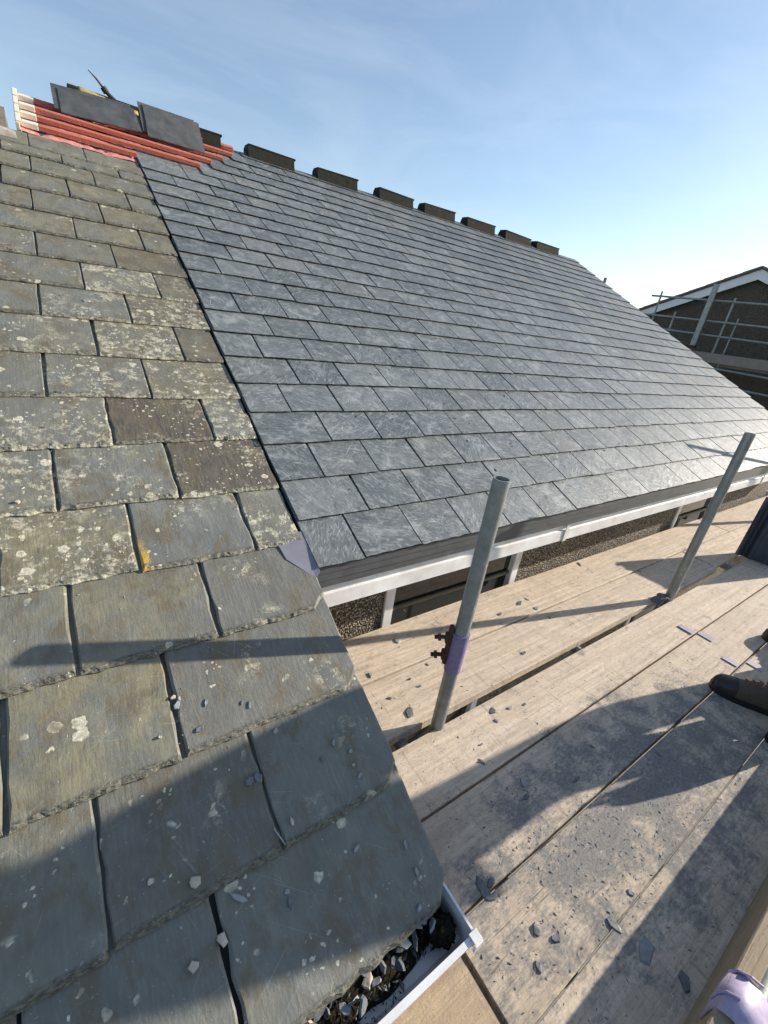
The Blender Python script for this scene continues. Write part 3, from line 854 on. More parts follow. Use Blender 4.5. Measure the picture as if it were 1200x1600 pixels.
# ------------------------------------------------------------------ scaffold boards
TH = 0.038
def board(x0, x1, y0, y1, zt, mat, label, rz=0.0, seed=0, group="scaffold boards"):
    L = x1 - x0; nseg = max(6, int(L / 0.25))
    r = random.Random(seed)
    vs = []; fs = []
    sect = [(-1, -1, 0), (-1, 1, 0.004), (1, 1, 0.004), (1, -1, 0)]
    W = (y1 - y0) / 2; cy = (y0 + y1) / 2
    ring = []
    for i in range(nseg + 1):
        x = x0 + L * i / nseg
        wv = 0.0016 * noise.noise(Vector((x * 1.3, seed, 0))); hv = 0.0012 * noise.noise(Vector((x * 0.9, seed, 9)))
        pts = [(-W + wv, -TH), (-W + wv, -0.002), (-W + 0.002 + wv, 0.0), (W - 0.002 + wv, 0.0), (W + wv, -0.002), (W + wv, -TH)]
        for yy, zz in pts: vs.append(Vector((x - x0 - L / 2, yy, zz + hv)))
    m = MB()
    for i in range(nseg):
        for j in range(6):
            q = (j + 1) % 6
            fs.append((i * 6 + j, i * 6 + q, (i + 1) * 6 + q, (i + 1) * 6 + j))
    fs = [tuple(reversed(f)) for f in fs]
    fs.append(tuple(range(6))); fs.append(tuple(reversed(range(nseg * 6, nseg * 6 + 6))))
    m.add(vs, fs)
    M = Matrix.Translation((x0 + L / 2, cy, zt)) @ Matrix.Rotation(rz, 4, 'Z')
    o = m.build("scaffold_board", mat, None, M)
    tag(o, label, "board", group)
    return o
# inner lift between wall and poles
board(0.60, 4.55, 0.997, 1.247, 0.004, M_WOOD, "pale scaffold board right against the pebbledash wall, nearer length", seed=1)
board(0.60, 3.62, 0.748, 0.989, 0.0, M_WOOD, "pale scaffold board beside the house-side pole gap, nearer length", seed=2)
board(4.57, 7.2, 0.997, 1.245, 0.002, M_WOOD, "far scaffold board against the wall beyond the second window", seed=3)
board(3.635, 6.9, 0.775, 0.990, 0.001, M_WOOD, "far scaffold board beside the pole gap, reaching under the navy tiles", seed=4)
# outer boards
Bo = []
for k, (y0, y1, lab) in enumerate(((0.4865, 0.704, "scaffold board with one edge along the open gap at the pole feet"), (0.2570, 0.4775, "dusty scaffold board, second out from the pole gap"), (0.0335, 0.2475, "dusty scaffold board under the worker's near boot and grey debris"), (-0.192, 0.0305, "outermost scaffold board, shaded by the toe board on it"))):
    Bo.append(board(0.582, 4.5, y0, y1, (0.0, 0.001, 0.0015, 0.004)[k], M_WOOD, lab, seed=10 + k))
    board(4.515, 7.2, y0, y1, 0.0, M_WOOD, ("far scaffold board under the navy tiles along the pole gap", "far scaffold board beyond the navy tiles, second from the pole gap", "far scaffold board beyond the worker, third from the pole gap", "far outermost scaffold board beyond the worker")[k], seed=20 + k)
board(-2.2, 0.566, 0.028, 0.250, -0.002, M_WOODW, "warm orange-brown scaffold board under the old gutter", seed=31)
board(-2.2, 0.566, -0.192, 0.022, -0.002, M_WOODW, "warm brown outer scaffold board left of the board joint", seed=32)
# purple end bands nailed on the board edges
for bo_, x, y0, y1, ang in ((Bo[0], 2.56, 0.487, 0.560, 0.0), (Bo[1], 2.60, 0.405, 0.478, 0.0), (Bo[1], 2.50, 0.257, 0.325, 0.0), (Bo[2], 2.59, 0.18, 0.2475, 0.0)):
    bb = MB(); bb.bbox(x - 0.02, x + 0.02, y0, y1, 0.0035, 0.0058, 0.0008)
    bb.build("end_band", M_BAND, bo_)
# toe board and its purple clip
tb = MB(); tb.bbox(-1.9, 1.95, -0.019, 0.019, 0.0, 0.222, 0.003)
tag(tb.build("toe_board", M_TOE, None, Matrix.Translation((0.6, -0.166, 0.002))), "upright wooden toe board along the outer scaffold edge", "toe board")
clip = MB()
vs = []; na = 14
cx0, cx1 = 0.852, 0.950
path = []
path = [(-0.1435, 0.160), (-0.142, 0.195), (-0.144, 0.215), (-0.152, 0.230), (-0.168, 0.238), (-0.188, 0.236), (-0.206, 0.224), (-0.218, 0.203), (-0.226, 0.175), (-0.230, 0.140)]
n_ = len(path)
for x in (cx0, cx1):
    for y, z in path: vs.append(Vector((x + 0.0, y, z)))
clip.add(vs, [(i, i + 1, n_ + i + 1, n_ + i) for i in range(n_ - 1)], True)
co = clip.build("board_clip", M_LILAC)
md = co.modifiers.new("thick", 'SOLIDIFY'); md.thickness = 0.004
tag(co, "lilac painted steel clip hooked over the toe board", "clip")
for xx, q0 in ((0.872, 1), (0.930, 2)):
    rb = MB()
    pth = [Vector((xx + 0.006 * q, path[q][0], path[q][1] + 0.002)) + Vector((0, 0.002 if q < 4 else 0, 0)) for q in range(q0, q0 + 4)]
    for p_, q_ in zip(pth[:-1], pth[1:]): rb.tube(p_, q_, 0.0026, 8)
    rb.build("rib", M_LILAC, co)
tubep("guard_tube", (0.90, -0.30, 0.11), (0.90, -0.30, 0.02))
gtube = MB(); gtube.tube((0.915, -0.236, 0.14), (0.93, -0.72, 0.10), 0.027, 24, inner=0.022)
gtube.build("stub_tube", M_GALV, scaf)

# ------------------------------------------------------------------ loose ridge tiles on the new ridge
def ridge_tile(name, x0, x1, label, dz=0.0, rz=0.0, double=True, mat=None, dy=0.0):
    th = 0.014
    L = x1 - x0
    ry_ = RP(0, S_RIDGE)[1]; rz_ = RP(0, S_RIDGE)[2]
    root = None
    for k in range(2 if double else 1):
        m = MB()
        w, h = 0.110, 0.092
        o_ = [(-0.085, -0.02), (-0.062, h - 0.012), (-0.052, h - 0.002), (0.03, h + 0.004), (0.062, h - 0.012), (0.085, -0.02)]
        if k: o_ = [(-0.060, h - 0.006), (-0.061, h + 0.004), (-0.054, h + 0.009), (0.05, h + 0.012), (0.060, h + 0.006), (0.060, h - 0.008)]
        i_ = [(w - th * 1.3, 0.0), (w - 0.02 - th, 0.035 - th * 0.4), (0.010, h - th), (-0.010, h - th), (-w + 0.02 + th, 0.035 - th * 0.4), (-w + th * 1.3, 0.0)]
        m.strip(o_[::-1], -L / 2, L / 2 - 0.006 * (1 - k) - 0.01)
        M = Matrix.Translation(((x0 + x1) / 2 + (0.008 * k), ry_ + dy, rz_ + dz + 0.002 + 0.0)) @ Matrix.Rotation(rz, 4, 'Z') @ Matrix.Rotation(rng.uniform(-0.02, 0.02), 4, 'Y')
        ob = m.build(name, mat or M_RIDGE, None, M)
        tag(ob, label if k == 0 else label.replace("loose brown ridge tile", "upper brown ridge tile"), "ridge tile", "loose ridge tiles along the new ridge")
ords = ["nearest the slate pile", "first to the right of the stepped slate edge", "second in the row along the ridge", "third in the row along the ridge", "fourth in the row along the ridge", "fifth in the row along the ridge", "sixth in the row along the ridge", "last in the row near the far verge"]
spans = [(0.98, 1.33), (1.55, 2.0), (2.23, 2.69), (2.95, 3.42), (3.57, 4.06), (4.26, 4.76), (4.95, 5.5), (5.62, 6.14)]
for k, ((a, b_), od_) in enumerate(zip(spans, ords)):
    ridge_tile("ridge_tile", a, b_, "loose brown ridge tile, " + od_, dz=-0.03 + rng.uniform(-0.008, 0.006), rz=rng.uniform(-0.03, 0.03))

# ------------------------------------------------------------------ spare slates piled on the battens
def loose_slate(x, s0, L, w, lean, rz, label, th=0.006, seed=0, h0=0.03):
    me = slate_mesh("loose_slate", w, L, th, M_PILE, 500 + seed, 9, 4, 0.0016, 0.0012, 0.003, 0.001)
    M = Matrix.Translation(RP(x, s0, h0)) @ Matrix.Rotation(math.radians(lean), 4, 'X') @ Matrix.Rotation(rz, 4, 'Y')
    o = link("loose_slate", me, None, M)
    tag(o, label, "slate", "spare slates leaning on the ridge")
lean = 48
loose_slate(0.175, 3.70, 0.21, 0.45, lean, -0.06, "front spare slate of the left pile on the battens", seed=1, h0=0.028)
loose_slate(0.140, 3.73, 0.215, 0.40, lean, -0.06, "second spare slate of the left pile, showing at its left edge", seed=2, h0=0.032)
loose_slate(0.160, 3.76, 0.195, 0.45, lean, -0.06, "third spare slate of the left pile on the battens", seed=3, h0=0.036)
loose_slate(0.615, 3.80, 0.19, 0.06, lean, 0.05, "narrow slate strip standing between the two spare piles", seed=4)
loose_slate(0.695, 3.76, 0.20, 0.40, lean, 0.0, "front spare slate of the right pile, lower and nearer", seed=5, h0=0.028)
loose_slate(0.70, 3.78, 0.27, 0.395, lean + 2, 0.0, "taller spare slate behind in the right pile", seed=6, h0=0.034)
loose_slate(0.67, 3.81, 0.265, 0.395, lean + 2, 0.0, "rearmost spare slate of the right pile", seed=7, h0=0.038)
# dark ridge tile behind the left pile, yellow strap, hammer
ridge_tile("ridge_tile", 0.24, 0.70, "dark brown ridge tile behind the left slate pile", dz=-0.075, dy=-0.20, double=False)
st = MB()
vs = []
for i in range(24):
    x = 0.30 + 0.36 * i / 23
    zb = RP(0, S_RIDGE)[2] - 0.005 + 0.012 * noise.noise(Vector((x * 22, 0, 0)))
    for dy, dz in ((0, 0), (-0.012, 0.014), (-0.035, -0.012)): vs.append(Vector((x, RP(0, S_RIDGE)[1] - 0.275 + dy, zb + dz - 0.035 * i / 23)))
st.add(vs, [(i * 3 + j, (i + 1) * 3 + j, (i + 1) * 3 + j + 1, i * 3 + j + 1) for i in range(23) for j in range(2)], True)
so_ = st.build("strap", M_YELLOW); md = so_.modifiers.new("thick", 'SOLIDIFY'); md.thickness = 0.006
tag(so_, "frayed yellow strap lying over the left slate pile", "strap")
HS = Vector((0.02, -0.12, -0.085))
hm = empty("slate_hammer", (0.48, 4.72, 2.56), "dark slater's hammer lying on the left slate pile, handle in the air", "hammer")
hh = MB(); hh.tube(Vector((0.52, 4.70, 2.53)) + HS, Vector((0.445, 4.70, 2.585)) + HS, 0.016, 12, r1=0.012); hh.tube(Vector((0.455, 4.70, 2.575)) + HS, Vector((0.435, 4.70, 2.60)) + HS, 0.02, 8)
hh.build("handle", M_TOECAP, hm)
hd = MB(); hd.tube(Vector((0.44, 4.70, 2.592)) + HS, Vector((0.40, 4.70, 2.635)) + HS, 0.0075, 8, r1=0.006); hd.tube(Vector((0.40, 4.70, 2.635)) + HS, Vector((0.355, 4.70, 2.668)) + HS, 0.006, 8, r1=0.002)
hd.build("blade", M_RUST, hm)

# ------------------------------------------------------------------ navy interlocking tiles stood on end on the boards
def navy_tile(k):
    W, Hh, th = 0.34, 0.475, 0.016
    prof = []
    N = 40
    for i in range(N + 1):
        u = W * i / N
        z = 0.0
        for c, hgt, hw in ((0.022, 0.030, 0.022), (0.085, 0.024, 0.030), (0.33, 0.02, 0.02)):
            d = abs(u - c) / hw
            if d < 1: z += hgt * (0.5 + 0.5 * math.cos(math.pi * d)) ** 0.7
        prof.append((u, z))
    vs = []; fs = []
    for zz in (0.0, Hh):
        for u, z in prof: vs.append(Vector((-z, -u, zz)))
        for u, z in reversed(prof): vs.append(Vector((-z + th, -u, zz)))
    n2 = 2 * (N + 1)
    fs = [(i, n2 + i, n2 + (i + 1) % n2, (i + 1) % n2) for i in range(n2)]
    fs += [(i, i + 1, n2 - 2 - i, n2 - 1 - i) for i in range(N)] + [(n2 + i, n2 + n2 - 1 - i, n2 + n2 - 2 - i, n2 + i + 1) for i in range(N)]
    m = MB(); m.add(vs, fs, False)
    M = Matrix.Translation((4.075 + 0.042 * k, 0.79 - 0.012 * k, 0.006)) @ Matrix.Rotation(math.radians(8), 4, 'Z') @ Matrix.Rotation(math.radians(5), 4, 'Y')
    tag(m.build("roof_tile", M_NAVY, None, M), "navy ribbed roof tile stood on end, %s of its stack" % ("front one", "second", "third", "fourth", "rearmost")[k], "roof tile", "navy roof tiles stacked on end")
for k in range(5): navy_tile(k)

# ------------------------------------------------------------------ worker at the right edge
wk = empty("person", (2.6, 0.0, 0.0), "worker in dark clothes and brown boots standing on the boards at the right edge", "person")
def skin_mesh(name, pts, edges, radii, mat, parent, root=0, sub=2):
    me = bpy.data.meshes.new(name)
    me.from_pydata([Vector(p) for p in pts], edges, [])
    o = link(name, me, parent)
    sm = o.modifiers.new("skin", 'SKIN'); sm.use_smooth_shade = True
    if not me.skin_vertices: me.skin_vertices.new(name="")
    for i, r in enumerate(radii):
        sv = me.skin_vertices[0].data[i]
        sv.radius = (r, r) if not isinstance(r, tuple) else r
        sv.use_root = (i == root)
    ss = o.modifiers.new("sub", 'SUBSURF'); ss.levels = sub; ss.render_levels = sub
    me.materials.append(mat)
    return o
P = {'pel': (2.58, -0.13, 0.92), 'wst': (2.58, -0.185, 1.07), 'chs': (2.57, -0.18, 1.28), 'nck': (2.56, -0.11, 1.46), 'hd0': (2.555, -0.07, 1.56), 'hd1': (2.55, -0.05, 1.67),
     'hl': (2.47, -0.12, 0.86), 'kl': (2.36, 0.07, 0.48), 'al': (2.30, 0.02, 0.13), 'hr': (2.70, -0.12, 0.86), 'kr': (2.84, 0.07, 0.48), 'ar': (2.93, 0.02, 0.13),
     'sl': (2.40, -0.13, 1.38), 'el': (2.33, 0.225, 1.046), 'wl': (2.45, 0.01, 1.03), 'sr': (2.75, -0.13, 1.38), 'er': (2.84, 0.03, 1.08), 'wr': (2.72, 0.10, 1.0)}
names = list(P); ix = {k: i for i, k in enumerate(names)}
E_ = [(ix[a], ix[b_]) for a, b_ in (('pel', 'wst'), ('wst', 'chs'), ('chs', 'nck'), ('nck', 'hd0'), ('hd0', 'hd1'), ('pel', 'hl'), ('hl', 'kl'), ('kl', 'al'), ('pel', 'hr'), ('hr', 'kr'), ('kr', 'ar'), ('chs', 'sl'), ('sl', 'el'), ('el', 'wl'), ('chs', 'sr'), ('sr', 'er'), ('er', 'wr'))]
Rr = {'pel': 0.14, 'wst': 0.115, 'chs': 0.135, 'nck': 0.06, 'hd0': 0.085, 'hd1': 0.085, 'hl': 0.105, 'kl': 0.072, 'al': 0.055, 'hr': 0.105, 'kr': 0.072, 'ar': 0.055, 'sl': 0.07, 'el': 0.052, 'wl': 0.034, 'sr': 0.07, 'er': 0.052, 'wr': 0.034}
body = skin_mesh("body", [P[k] for k in names], E_, [Rr[k] * 0.86 for k in names], M_SKIN, wk)
def garment(name, keys, rad, mat, extra=()):
    kk = list(keys); pts = [P[k] for k in kk]; rr_ = [rad.get(k, Rr[k] * 1.04) for k in kk]
    ed = [(kk.index(names[a]), kk.index(names[b_])) for a, b_ in E_ if names[a] in kk and names[b_] in kk]
    return skin_mesh(name, pts, ed, rr_, mat, wk)
garment("trousers", ('pel', 'hl', 'kl', 'al', 'hr', 'kr', 'ar'), {'pel': 0.142, 'al': 0.070, 'ar': 0.070, 'kl': 0.082, 'kr': 0.082}, M_CLOTH)
P['hem'] = (2.58, -0.165, 0.90); names.append('hem'); ix['hem'] = len(names) - 1; E_.append((ix['hem'], ix['wst'])); Rr['hem'] = 0.16
P['col'] = (2.562, -0.12, 1.43); names.append('col'); ix['col'] = len(names) - 1; E_.append((ix['chs'], ix['col'])); Rr['col'] = 0.068
garment("jacket", ('wst', 'chs', 'sl', 'el', 'wl', 'sr', 'er', 'wr', 'hem', 'col'), {'wst': 0.145, 'chs': 0.15, 'hem': 0.172, 'wl': 0.044, 'wr': 0.044, 'el': 0.060, 'er': 0.060, 'sl': 0.078, 'sr': 0.078}, M_JACKET)
# head with face, hair, hands
def blob(fn, nu, nv):
    vs = []; fs = []
    for j in range(nv + 1):
        th = math.pi * j / nv
        for i in range(nu):
            ph = 2 * math.pi * i / nu
            vs.append(fn(Vector((math.sin(th) * math.cos(ph), math.sin(th) * math.sin(ph), math.cos(th)))))
    for j in range(nv):
        for i in range(nu): fs.append((j * nu + i, (j + 1) * nu + i, (j + 1) * nu + (i + 1) % nu, j * nu + (i + 1) % nu))
    return vs, fs
def headf(d):
    p = Vector((d[0] * 0.078, d[1] * 0.096, d[2] * 0.118))
    if d[1] > 0: # face towards +Y
        p[1] += 0.022 * math.exp(-((d[0]) / 0.16) ** 2 - ((d[2] + 0.12) / 0.16) ** 2)           # nose
        p[1] -= 0.010 * (math.exp(-((d[0] - 0.36) / 0.14) ** 2 - ((d[2] - 0.08) / 0.1) ** 2) + math.exp(-((d[0] + 0.36) / 0.14) ** 2 - ((d[2] - 0.08) / 0.1) ** 2))
        p[1] += 0.007 * math.exp(-((d[0]) / 0.25) ** 2 - ((d[2] + 0.5) / 0.08) ** 2) + 0.010 * math.exp(-((d[0]) / 0.25) ** 2 - ((d[2] + 0.8) / 0.15) ** 2)
    p[0] += 0.014 * math.copysign(1, d[0]) * math.exp(-((abs(d[0]) - 0.97) / 0.12) ** 2 - ((d[2]) / 0.25) ** 2 - (d[1] / 0.25) ** 2)   # ears
    return Vector((2.553, -0.045, 1.635)) + p
hb = MB(); hb.add(*blob(headf, 36, 26), True); hb.build("head", M_SKIN, wk)
hr = MB()
def hairf(d):
    p = headf(d) - Vector((2.553, -0.045, 1.635))
    if d[2] < 0.25 + 0.5 * max(0, d[1]) or d[1] > 0.75 and d[2] < 0.8: p *= 0.90
    else: p *= 1.07
    return Vector((2.553, -0.050, 1.640)) + p
hr.add(*blob(hairf, 30, 20), True); hr.build("hair", M_HAIR, wk)
def hand(name, w, dirv, upv):
    d = Vector(dirv).normalized(); u = Vector(upv); u = (u - d * u.dot(d)).normalized(); s_ = d.cross(u)
    w = Vector(w)
    pts = [w, w + d * 0.05]; ed = [(0, 1)]; ra = [0.026, 0.03]
    for k, (off, ln) in enumerate(((-0.030, 0.062), (-0.010, 0.075), (0.010, 0.070), (0.029, 0.055))):
        b0 = len(pts); p0 = w + d * 0.085 + s_ * off
        pts += [p0, p0 + d * ln * 0.5 - u * 0.008, p0 + d * ln * 0.85 - u * 0.028]; ra += [0.0105, 0.009, 0.0075]; ed += [(1, b0), (b0, b0 + 1), (b0 + 1, b0 + 2)]
    b0 = len(pts); p0 = w + d * 0.03 - s_ * 0.036
    pts += [p0, p0 + d * 0.035 - s_ * 0.018, p0 + d * 0.06 - s_ * 0.016 - u * 0.012]; ra += [0.013, 0.011, 0.009]; ed += [(0, b0), (b0, b0 + 1), (b0 + 1, b0 + 2)]
    return skin_mesh(name, pts, ed, ra, M_SKIN, wk, 0, 1)
hand("hand", P['wl'], (0.5, -0.6, -0.5), (0.3, 0.6, 0.6)); hand("hand", P['wr'], (-0.9, 0.3, -0.1), (0, 0.3, 1))
# boots
def boot(toe, heel):
    toe = Vector(toe); heel = Vector(heel); L = (heel - toe).length
    d = (heel - toe).normalized(); s_ = Vector((-d[1], d[0], 0))
    F = Matrix(((d[0], s_[0], 0, toe[0]), (d[1], s_[1], 0, toe[1]), (0, 0, 1, 0.004), (0, 0, 0, 1)))
    us = [0.0, 0.006, 0.02, 0.045, 0.08, 0.11, 0.14, 0.17, 0.20, 0.235, 0.27, 0.295, 0.305]
    ws = [0.008, 0.024, 0.038, 0.047, 0.051, 0.050, 0.047, 0.043, 0.040, 0.039, 0.038, 0.033, 0.018]
    tp = [0.042, 0.055, 0.068, 0.074, 0.078, 0.088, 0.102, 0.118, 0.130, 0.138, 0.138, 0.134, 0.12]
    def loft(i0, i1, grow=0.0, na=12):
        vs = []; fs = []
        for q in range(i0, i1 + 1):
            for a in range(na + 1):
                an = math.pi * a / na
                cy = -math.cos(an); sz = math.sin(an)
                e = 0.62
                yy = math.copysign(abs(cy) ** e, cy) * (ws[q] + grow); zz = 0.02 + (sz ** 0.75) * (tp[q] - 0.02 + grow)
                vs.append(F @ Vector((us[q] - (grow if q == i0 == 0 else 0), yy * (1 - 0.25 * (sz ** 3)), zz)))
        n1 = na + 1
        for q in range(i1 - i0):
            for a in range(na): fs.append((q * n1 + a, q * n1 + a + 1, (q + 1) * n1 + a + 1, (q + 1) * n1 + a))
        fs.append(tuple(range(n1))); fs.append(tuple(reversed(range((i1 - i0) * n1, (i1 - i0 + 1) * n1))))
        return vs, fs
    m = MB(); m.add(*loft(0, 12), True)
    # shaft
    na = 16; vs = []; fs = []
    for zz, rx, ry in ((0.10, 0.052, 0.040), (0.14, 0.056, 0.044), (0.18, 0.058, 0.047), (0.20, 0.060, 0.049)):
        for a in range(na): vs.append(F @ Vector((0.235 + rx * math.cos(2 * math.pi * a / na), ry * math.sin(2 * math.pi * a / na), zz)))
    for q in range(3):
        for a in range(na): fs.append((q * na + a, q * na + (a + 1) % na, (q + 1) * na + (a + 1) % na, (q + 1) * na + a))
    m.add(vs, fs, True)
    bo_ = m.build("boot", M_LEATHER, wk)
    tc_ = MB(); tc_.add(*loft(0, 4, 0.0022), True); tc_.build("toe_cap", M_TOECAP, bo_)
    so2 = MB(); vs = []
    outl = [(u - (0.004 if k == 0 else 0), w_ + 0.005) for k, (u, w_) in enumerate(zip(us, ws))]
    pl_ = outl + [(u, -w_) for u, w_ in reversed(outl)]
    n3 = len(pl_)
    vs = [F @ Vector((u, w_, -0.003)) for u, w_ in pl_] + [F @ Vector((u, w_, 0.023)) for u, w_ in pl_]
    so2.add(vs, [tuple(reversed(range(n3))), tuple(range(n3, 2 * n3))] + [(i, (i + 1) % n3, n3 + (i + 1) % n3, n3 + i) for i in range(n3)])
    so2.build("sole", M_TOECAP, bo_)
    lc = MB()
    for k in range(5):
        u = 0.105 + 0.022 * k; zz = 0.088 + 0.0095 * k
        lc.tube(F @ Vector((u, -0.026, zz - 0.004)), F @ Vector((u + 0.008, 0.0, zz + 0.006)), 0.0032, 6)
        lc.tube(F @ Vector((u + 0.008, 0.0, zz + 0.006)), F @ Vector((u, 0.026, zz - 0.004)), 0.0032, 6)
    lc.build("lace", M_LACE, bo_)
boot((2.205, 0.275, 0), (2.325, -0.005, 0))
boot((2.955, 0.285, 0), (2.93, -0.02, 0))
# navy tool bag beside the worker
bg = MB()
vs = []; fs = []
for q, (zz, hx, hy) in enumerate(((0.004, 0.06, 0.038), (0.10, 0.068, 0.042), (0.22, 0.065, 0.038), (0.30, 0.05, 0.024), (0.325, 0.045, 0.012))):
    for a in range(24):
        an = 2 * math.pi * a / 24; e = 0.5
        cx_, sy_ = math.cos(an), math.sin(an)
        vs.append(Vector((2.125 + hx * math.copysign(abs(cx_) ** e, cx_), -0.005 + hy * math.copysign(abs(sy_) ** e, sy_) * (1 + 0.12 * noise.noise(Vector((a * 0.8, q, 3)))), zz)))
for q in range(4):
    for a in range(24): fs.append((q * 24 + a, q * 24 + (a + 1) % 24, (q + 1) * 24 + (a + 1) % 24, (q + 1) * 24 + a))
fs += [tuple(reversed(range(24))), tuple(range(96, 120))]
bg.add(vs, fs, True)
bago = empty("tool_bag", (2.125, -0.005, 0.0), "dark navy cloth tool bag on the boards beside the boots", "bag")
bg.build("bag_body", M_CLOTH, bago)
hdl = MB()
pp = [Vector((2.125 + 0.035 * math.cos(math.pi * i / 8), 0.005, 0.32 + 0.05 * math.sin(math.pi * i / 8))) for i in range(9)]
for a_, b_ in zip(pp[:-1], pp[1:]): hdl.tube(a_, b_, 0.007, 8)
hdl.build("handle", M_TOECAP, bago)

# ------------------------------------------------------------------ chips and debris
def chip_mesh(name, w, l, th, mat, seed):
    r = random.Random(seed)
    n = r.randint(5, 7)
    pts = []
    for i in range(n):
        a = 2 * math.pi * (i + r.uniform(-0.3, 0.3)) / n
        rr_ = r.uniform(0.65, 1.1)
        pts.append((l / 2 * rr_ * math.cos(a), w / 2 * rr_ * math.sin(a)))
    vs = [(x, y, 0) for x, y in pts] + [(x * 0.86, y * 0.82, th * r.uniform(0.7, 1.1)) for x, y in pts]
    fs = [tuple(reversed(range(n))), tuple(range(n, 2 * n))] + [(i, (i + 1) % n, n + (i + 1) % n, n + i) for i in range(n)]
    me = bpy.data.meshes.new(name); me.from_pydata(vs, [], fs); me.materials.append(mat); me.update()
    return me
def ray_px(px, py, plane_o, plane_n):
    v = right * (px - 600) + down * (py - 800) + fwd * 674.5
    c = Vector((0, 0, CAM_H)); tt = (plane_o - c).dot(plane_n) / v.dot(plane_n)
    return c + v * tt
def board_top(y):
    return (0.004 if y > 0.993 else 0.0 if y > 0.48 else 0.001 if y > 0.252 else 0.0015 if y > 0.032 else 0.004) + 0.0004
def on_board(px, py): return ray_px(px, py, Vector((0, 0, 0.002)), Vector((0, 0, 1)))
def old_h(s):
    k = max([q for q in range(len(rows)) if rows[q][0] <= s] or [0])
    g_ = (rows[k + 1][0] if k + 1 < len(rows) else 3.27) - rows[k][0]
    return HB + t_old - (s - rows[k][0]) / g_ * (t_old + 0.0022) + 0.0012
def on_old(px, py):
    p = ray_px(px, py, O, NR); s_ = (p - O).dot(SD)
    p = ray_px(px, py, O + NR * old_h(s_), NR)
    return p
# (pixel x, y in the photograph, length m, width m, turn)
board_chips = [(620, 1002, .045, .034, .3), (632, 955, .03, .008, .8), (640, 1113, .062, .036, .1), (640, 1061, .026, .012, 2.3), (609, 1091, .028, .014, 1.6), (578, 1055, .034, .022, .2), (668, 1038, .02, .012, 1), (655, 1072, .028, .014, 2.2),
    (781, 960, .045, .02, 2.4), (811, 943, .058, .034, 2.6), (838, 951, .05, .032, 2.0), (859, 965, .024, .016, 0), (905, 882, .05, .02, .2), (818, 1020, .04, .02, 2.3), (770, 1111, .046, .028, 2.6), (797, 1106, .032, .018, 2.4), (819, 1100, .026, .014, 2.5), (775, 1126, .02, .014, 1),
    (753, 1190, .03, .016, .8), (752, 1163, .028, .008, 2.2), (818, 1222, .036, .028, .1), (822, 1246, .046, .020, 2.2), (757, 1392, .07, .04, .6), (768, 1378, .042, .022, 2.4), (925, 1167, .022, .014, 1), (938, 1200, .034, .018, 2.4), (900, 1218, .045, .015, 2.3), (985, 1395, .022, .02, 1), (960, 1447, .045, .028, .9),
    (838, 1453, .032, .022, .2), (1008, 1485, .085, .038, 2.4), (842, 1512, .026, .022, .4), (1070, 1535, .05, .03, 2.5), (869, 1466, .034, .024, 2.0), (1028, 1178, .03, .016, .5), (823, 937, .03, .014, 0.9), (1000, 893, .03, .008, .4)]
for k, (px, py, l, w, rz_) in enumerate(board_chips):
    p = on_board(px, py)
    me = chip_mesh("slate_chip", w, l, 0.0042 if l > 0.03 else 0.003, M_CHIP if k % 5 else M_CHIPG, 40 + k)
    big_ = l >= 0.055
    o = link("slate_chip", me, None, Matrix.Translation((p[0], p[1], board_top(p[1]))) @ Matrix.Rotation(rz_ + 0.9, 4, 'Z') @ Matrix.Rotation(0.04, 4, 'X'))
    labs = {2: "broad grey slate chip beside the foot of the nearer pole", 9: "large slate chip on the inner boards below the fascia joint", 22: "large flat slate chip on the boards beside the gutter corner", 30: "long dark slate chip lying in the toe board's shadow"}
    tone = "dark" if k % 5 else "pale grey"
    where = ("inner boards beyond the pole gap" if p[1] > 0.73 else "board along the pole gap" if p[1] > 0.482 else "second board out from the pole gap" if p[1] > 0.251 else "dusty third board from the pole gap" if p[1] > 0.03 else "shaded outermost board")
    size_ = "larger" if l >= 0.042 else "small"
    tag(o, labs.get(k, "%s %s slate chip lying on the %s" % (size_, tone, where)), "slate chip", "slate chips on the scaffold boards")
roof_chips = [(303, 1510, .030, .020, 'c', .4), (235, 1378, .016, .013, 'c', 0), (304, 1378, .026, .022, 'c', .2), (346, 1468, .032, .020, 'c', 1.9), (372, 1402, .058, .014, 'g', 2.4), (313, 1138, .026, .016, 'd', .3), (276, 1103, .032, .018, 'g', 1.3), (322, 1098, .018, .007, 'g', 1.2), (390, 1102, .022, .007, 'g', 1.2), (378, 1098, .016, .006, 'g', 1.1),
    (430, 1142, .020, .014, 'g', .5), (521, 1161, .020, .012, 'g', .8), (503, 1187, .022, .008, 'd', 1.8), (548, 1174, .014, .01, 'g', 0), (562, 1212, .018, .012, 'g', .6), (552, 1195, .01, .008, 'g', 0), (456, 1283, .020, .010, 'c', 1.6), (435, 1305, .05, .004, 'g', 1.9), (449, 1393, .014, .012, 'g', 0), (453, 1410, .024, .010, 'd', 1.5), (557, 1325, .026, .013, 'g', .5), (633, 1320, .024, .009, 'g', 1.4), (651, 1361, .020, .013, 'g', 1.4), (655, 1419, .016, .012, 'g', .6),
    (94, 612, .03, .018, 'd', .1), (135, 470, .035, .02, 'g', .2), (146, 385, .03, .02, 'g', .3), (68, 668, .016, .006, 'd', .2), (28, 785, .014, .012, 'c', .4), (271, 1090, .016, .012, 'c', .4), (250, 1152, .012, .008, 'c', .6), (404, 1215, .034, .018, 'd', 1.9), (390, 1220, .03, .02, 'd', .5)]
mats = {'c': M_STONE, 'g': M_CHIPG, 'd': M_CHIP}
lab_c = {'c': "small cream stone chip lying on the old slates", 'g': "light grey slate flake lying on the old slates", 'd': "dark slate flake lying on the old slates"}
